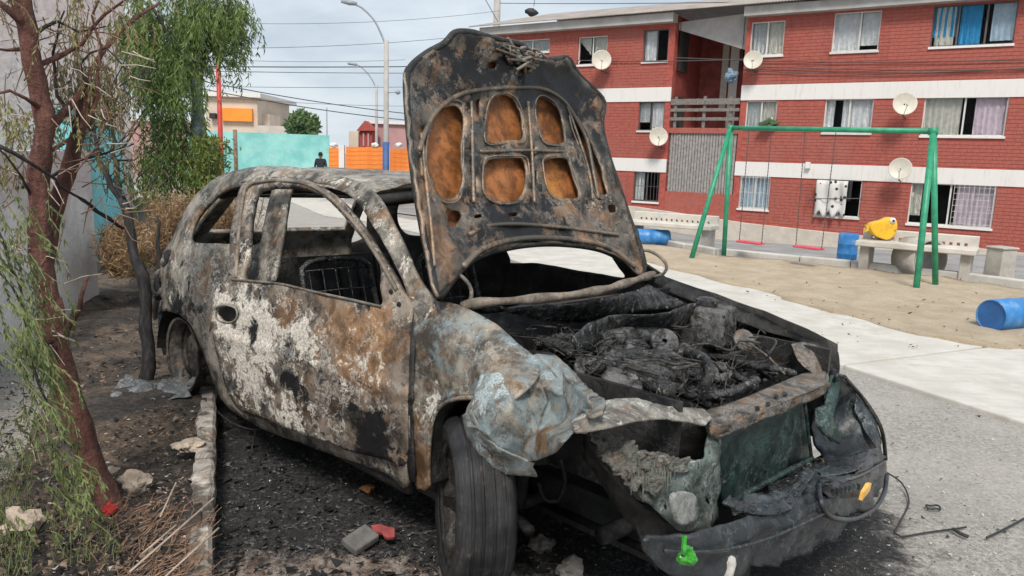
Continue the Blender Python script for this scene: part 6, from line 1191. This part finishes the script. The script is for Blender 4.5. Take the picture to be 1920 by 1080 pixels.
kk = list(J); me = bpy.data.meshes.new('body'); me.from_pydata([J[k] for k in kk], [(kk.index(a), kk.index(b)) for a, b in E_], []); o = bpy.data.objects.new('body', me); COL.objects.link(o); o.parent = pe; me.materials.append(plain('dark_navy_clothes', (.022, .025, .035), .9))
o.modifiers.new('k', 'SKIN'); 
for i, k in enumerate(kk): me.skin_vertices[0].data[i].radius = (rad[k], rad[k] * .8)
me.skin_vertices[0].data[0].use_root = True; sb = o.modifiers.new('ss', 'SUBSURF'); sb.levels = 1; sb.render_levels = 1
lumpobj('head', (0, 0, 1.575), (.078, .095, .12), plain('skin', (.30, .17, .11), .6), pe, 1, .15); lumpobj('hair', (0, -.012, 1.61), (.088, .10, .10), plain('black_hair', (.012, .010, .010), .7), pe, 2, .2)
# ============================================================ LITTER
m_stone = plain('pale_rough_stone', (.46, .38, .30), .95, .3, 12, bump=.01); m_stone2 = plain('sooty_stone', (.16, .14, .12), .95, .45, 10, bump=.01)
def onsoil(a, b, z=.12): return wz(a, b, z)
for (a, b, w_, m_, lb_) in ((255, 905, .052, m_stone, 'pale rough stone, the largest of the three beside the tree trunk'), (212, 885, .028, m_stone, 'small pale stone touching the tree trunk'), (352, 835, .065, m_stone, 'flat broken lump of pale plaster against the planter kerb'), (40, 985, .075, m_stone, 'cracked pale rock in the soil at the lower left corner'), (15, 560, .04, m_stone2, 'grey stone at the foot of the plaster wall by the left edge')):
    lumpobj('stone', onsoil(a, b, .135), (w_, w_ * .8, w_ * (.75 if a != 352 else .3)), m_, None, a, 1.9, 3, lb_, 'stone', rot=a)
for (a, b, w_, lb_) in ((1015, 1020, .045, 'sooty stone just right of the front tyre'), (1070, 1068, .05, 'pale sooty cobble at the bottom edge under the bumper'), (955, 1100, .05, 'sooty stone hidden in front of the tyre')): lumpobj('stone', wz(a, b, .02), (w_, w_, w_ * .7), m_stone2 if a != 1070 else plain('dusty_cobble', (.22, .2, .18), .9, .3, 14), None, b, 1.6, 3, lb_, 'stone')
# broken tile pieces
p = wz(676, 1012, .03); mb = MB(); mb.box((0, 0, 0), (.12, .085, .035)); o = mb.build('broken_block', plain('grey_slate_block', (.13, .125, .12), .8, .3, 20)); o.location = p; o.rotation_euler = (.25, -.15, .9); mod_bevel(o, .008); tag(o, 'broken grey block lying on the ash in front of the door', 'block')
P, T = polymesh([(-.055, .02), (-.02, .035), (.01, .022), (.045, .02), (.06, -.02), (.038, -.035), (.02, -.028), (.005, -.01), (-.03, -.008)], [], .03, True); o = mesh_obj('red_shard', [(a, b, .01 * math.sin(a * 40)) for a, b in P], T, plain('faded_red_tile', (.26, .05, .05), .7, .2, 20)); o.location = wz(716, 997, .04); o.rotation_euler = (.35, .1, -.2); mod_solid(o, .012, 0); tag(o, 'faded red shard leaning on the broken grey block', 'shard')
lumpobj('rusty_scrap', wz(690, 916, .02), (.03, .02, .016), plain('rusty_scrap_metal', (.32, .13, .05), .8, .4, 25), None, 8, 2, 3, 'small orange rusty scrap on the ash below the door', 'scrap')
lumpobj('red_rag', onsoil(206, 958, .14), (.024, .020, .026), cloth('bright_red_cloth', (.40, .03, .025)), None, 4, 2.2, 4, 'crumpled red rag at the foot of the red-barked tree', 'rag')
V = []; F = []
for i in range(13):
    for j in range(9): a, b = (i / 12 - .5) * .40, (j / 8 - .5) * .26; V.append((a + .03 * fbm((a, b, 1), 9), b, .03 * abs(fbm((a, b, 0), 7, 3)) * 3 + .05 * (a / .3) ** 2))
for i in range(12):
    for j in range(8): k = i * 9 + j; F.append((k, k + 9, k + 10, k + 1))
o = mesh_obj('crumpled_sheet', V, F, burnt('ashy_grey_foil', base=((.10, .11, .12), (.28, .30, .31)), ashc=(.5, .5, .5), scale=12, ab=-.05, sb=-.12, rb=-.3), None, True); o.location = onsoil(292, 737, .14); o.rotation_euler = (.12, .05, .2); mod_solid(o, .004, 0); tag(o, 'crumpled grey metal sheet on the soil at the foot of the charred sapling', 'metal sheet')
# wires and ring on the asphalt
m_w2 = plain('black_wire', (.03, .028, .026), .6)
mb = MB(); mb.tube(spline([wz(a, b, z) for a, b, z in ((1652, 880, .12), (1690, 905, .03), (1704, 940, .006), (1690, 975, .006), (1678, 1000, .006), (1690, 1006, .006), (1740, 998, .006), (1800, 990, .006), (1812, 988, .006))], .03, False), .004, 5); tag(mb.build('loose_wire', m_w2, None, True), 'thin black wire trailing from the melted bumper over the asphalt', 'wire')
mb = MB(); q = wz(1750, 951, .007); mb.tube([q + np.array([.030 * math.cos(a), .022 * math.sin(a), .004 * math.sin(3 * a)]) for a in np.linspace(0, 6.28, 24)], .0045, 5); tag(mb.build('rubber_ring', m_w2, None, True), 'small black rubber ring lying on the grey asphalt', 'ring')
mb = MB(); mb.tube(spline([wz(a, b, .012) for a, b in ((1850, 1008), (1880, 994), (1925, 970))], .03, False), .005, 5); tag(mb.build('loose_wire', m_w2, None, True), 'short bent black wire at the right edge of the asphalt', 'wire')
mb = MB(); mb.tube(spline([wz(a, b, .012) for a, b in ((1788, 992), (1800, 1000), (1816, 1006))], .02, False), .008, 5); tag(mb.build('charred_scrap', m_w2), 'short charred scrap at the end of the trailing wire', 'scrap')
mb = MB(); mb.tube(spline([wz(a, b, .10) for a, b in ((398, 762), (430, 790), (470, 805), (500, 803))], .03, False), .005, 5); mb.tube([wz(480, 804, .10), wz(470, 850, .01)], .004, 5); tag(mb.build('charred_stick', m_bark_k), 'thin grey charred stick leaning under the rear of the door', 'stick')
# green plastic scrap and white peg below the lamp
m_gr = plain('bright_green_plastic', (.035, .26, .025), .3, .6, 40)
q = X(1290, 1042, .88); q = toworld(q); o = lumpobj('green_plastic_scrap', q, (.022, .014, .020), m_gr, None, 18, 1.7, 3, 'bright green melted plastic scrap hanging below the square lamp remnant', 'plastic scrap')
mb = MB(); mb.tube([toworld(X(1284, 1004, .87)), toworld(X(1282, 1040, .88))], .006, 5); o2 = mb.build('strip', m_gr, o); o2.location = -np.array(q)
q = toworld(X(1367, 1068, .84)); mb = MB(); mb.lathe([(0, -.05), (.012, -.045), (.015, .02), (.010, .035), (0, .04)], (0, 0, 0), (.1, 0, 1), 10); o = mb.build('white_peg', plain('dusty_white_plastic', (.50, .49, .46), .6, .3, 30), None, True); o.location = q; tag(o, 'small white peg standing at the lower edge of the melted bumper', 'peg')
# ash crumbs and leaf litter scattered near the wreck
def scatter(name, n, fn, smin, smax, mat, label=None, flat=.5):
    mb = MB(); r = random.Random(name)
    for _ in range(n):
        p = fn(r)
        if p is None: continue
        s = smin + (smax - smin) * r.random() ** 3; v = [np.array([r.gauss(0, 1), r.gauss(0, 1), r.gauss(0, 1) * flat]) * s * .7 for _ in range(4)]; v = [p + q + np.array([0, 0, s * .25]) for q in v]; mb.add(v, [(0, 1, 2), (0, 2, 3), (0, 3, 1), (1, 3, 2)])
    o = mb.build(name, mat); o['kind'] = 'stuff'; 
    if label: o['label'] = label
    return o
def f_ash(r): p = wz(r.uniform(380, 1300), 700 + 400 * r.random(), 0); return p
scatter('ash_crumbs', 9000, f_ash, .0015, .014, plain('ash_grey_crumbs', (.085, .083, .08), .95, .9, 60), 'grey ash crumbs strewn over the burnt ground under the wreck')
scatter('white_ash_flakes', 500, f_ash, .0015, .007, plain('white_ash_flakes', (.6, .6, .58), .95, .1, 60), 'white ash flakes strewn over the burnt ground under the wreck')
scatter('dark_crumbs', 3200, f_ash, .004, .030, plain('black_cinders', (.012, .012, .012), .7, .3, 60), 'black cinders strewn round the wreck')
def f_road(r): return wz(r.uniform(1500, 1950), r.uniform(700, 1090), 0)
scatter('road_grit', 900, f_road, .002, .009, plain('pale_road_grit', (.5, .48, .44), .95, .4, 60), 'pale grit and glass crumbs on the asphalt'); scatter('road_debris', 260, f_road, .003, .012, plain('dark_road_debris', (.05, .045, .04), .9, .3, 60), 'dark burnt crumbs on the asphalt')
def f_soil(r):
    p = wz(r.uniform(-60, 385), r.uniform(545, 1100), .13); q = (p[:2] - kA) @ kn
    return p if q < -.05 else None
scatter('soil_litter', 5200, f_soil, .003, .020, plain('brown_leaf_litter', (.15, .11, .08), .95, .8, 40), 'brown burnt leaf litter on the planter soil'); scatter('pale_litter', 900, f_soil, .002, .014, plain('pale_litter_flakes', (.42, .40, .38), .95, .3, 60), 'pale flakes of ash and paper on the planter soil', .25); scatter('soil_cinders', 3000, f_soil, .004, .022, plain('soil_cinders_black', (.014, .014, .015), .8, .3, 60), 'black cinders on the planter soil')
def f_sand(r): return wg(r.uniform(1250, 1925), r.uniform(500, 655), .05)
scatter('sand_litter', 520, f_sand, .003, .022, plain('dark_sand_litter', (.10, .07, .05), .95, .4, 60), 'dark litter specks on the sand')
mb = MB(); r = random.Random(4)
for _ in range(260):
    x, y = r.gauss(300, 60), r.uniform(950, 1110); p = wz(x, y, .13)
    if (p[:2] - kA) @ kn > .02: continue
    a = r.gauss(.9, 1.1); L = r.uniform(.03, .13); e_ = r.uniform(.1, .6); d = np.array([math.cos(a) * math.cos(e_), math.sin(a) * math.cos(e_), math.sin(e_)]); mb.tube([p, p + d * L * .5 + np.array([0, 0, r.gauss(.0, .01)]), p + d * L], [.0022, .0016, .001], 3)
o = mb.build('dry_twigs', plain('rust_brown_dry_twigs', (.22, .13, .085), .9, .6, 30)); o['kind'] = 'stuff'; o['label'] = 'rust-brown dry twigs heaped at the near end of the planter'
mb = MB()
for (a, b, c_, d) in ((240, 1075, 400, 935), (300, 1090, 410, 990), (265, 1040, 330, 985), (330, 905, 300, 970)): mb.tube(spline([wz(a, b, .16), (wz(a, b, .2) + wz(c_, d, .22)) / 2, wz(c_, d, .18)], .04, False), .0035, 5)
o = mb.build('bent_twig', m_twig); o['kind'] = 'stuff'; o['label'] = 'long pale bent twigs arching over the planter at the bottom edge'
mb = MB()
for _ in range(520):
    x, y = r.uniform(0, 60), r.uniform(860, 1090)
    if r.random() < .3: x, y = r.uniform(100, 220), r.uniform(960, 1060)
    p = wz(x, y, .13); mb.tube([p, p + np.array([r.gauss(0, .012), r.gauss(0, .012), r.uniform(.02, .06)])], [.0018, .0006], 3)
o = mb.build('green_weeds', plain('green_weed_blades', (.13, .16, .06), .8, .5, 20)); o['kind'] = 'stuff'
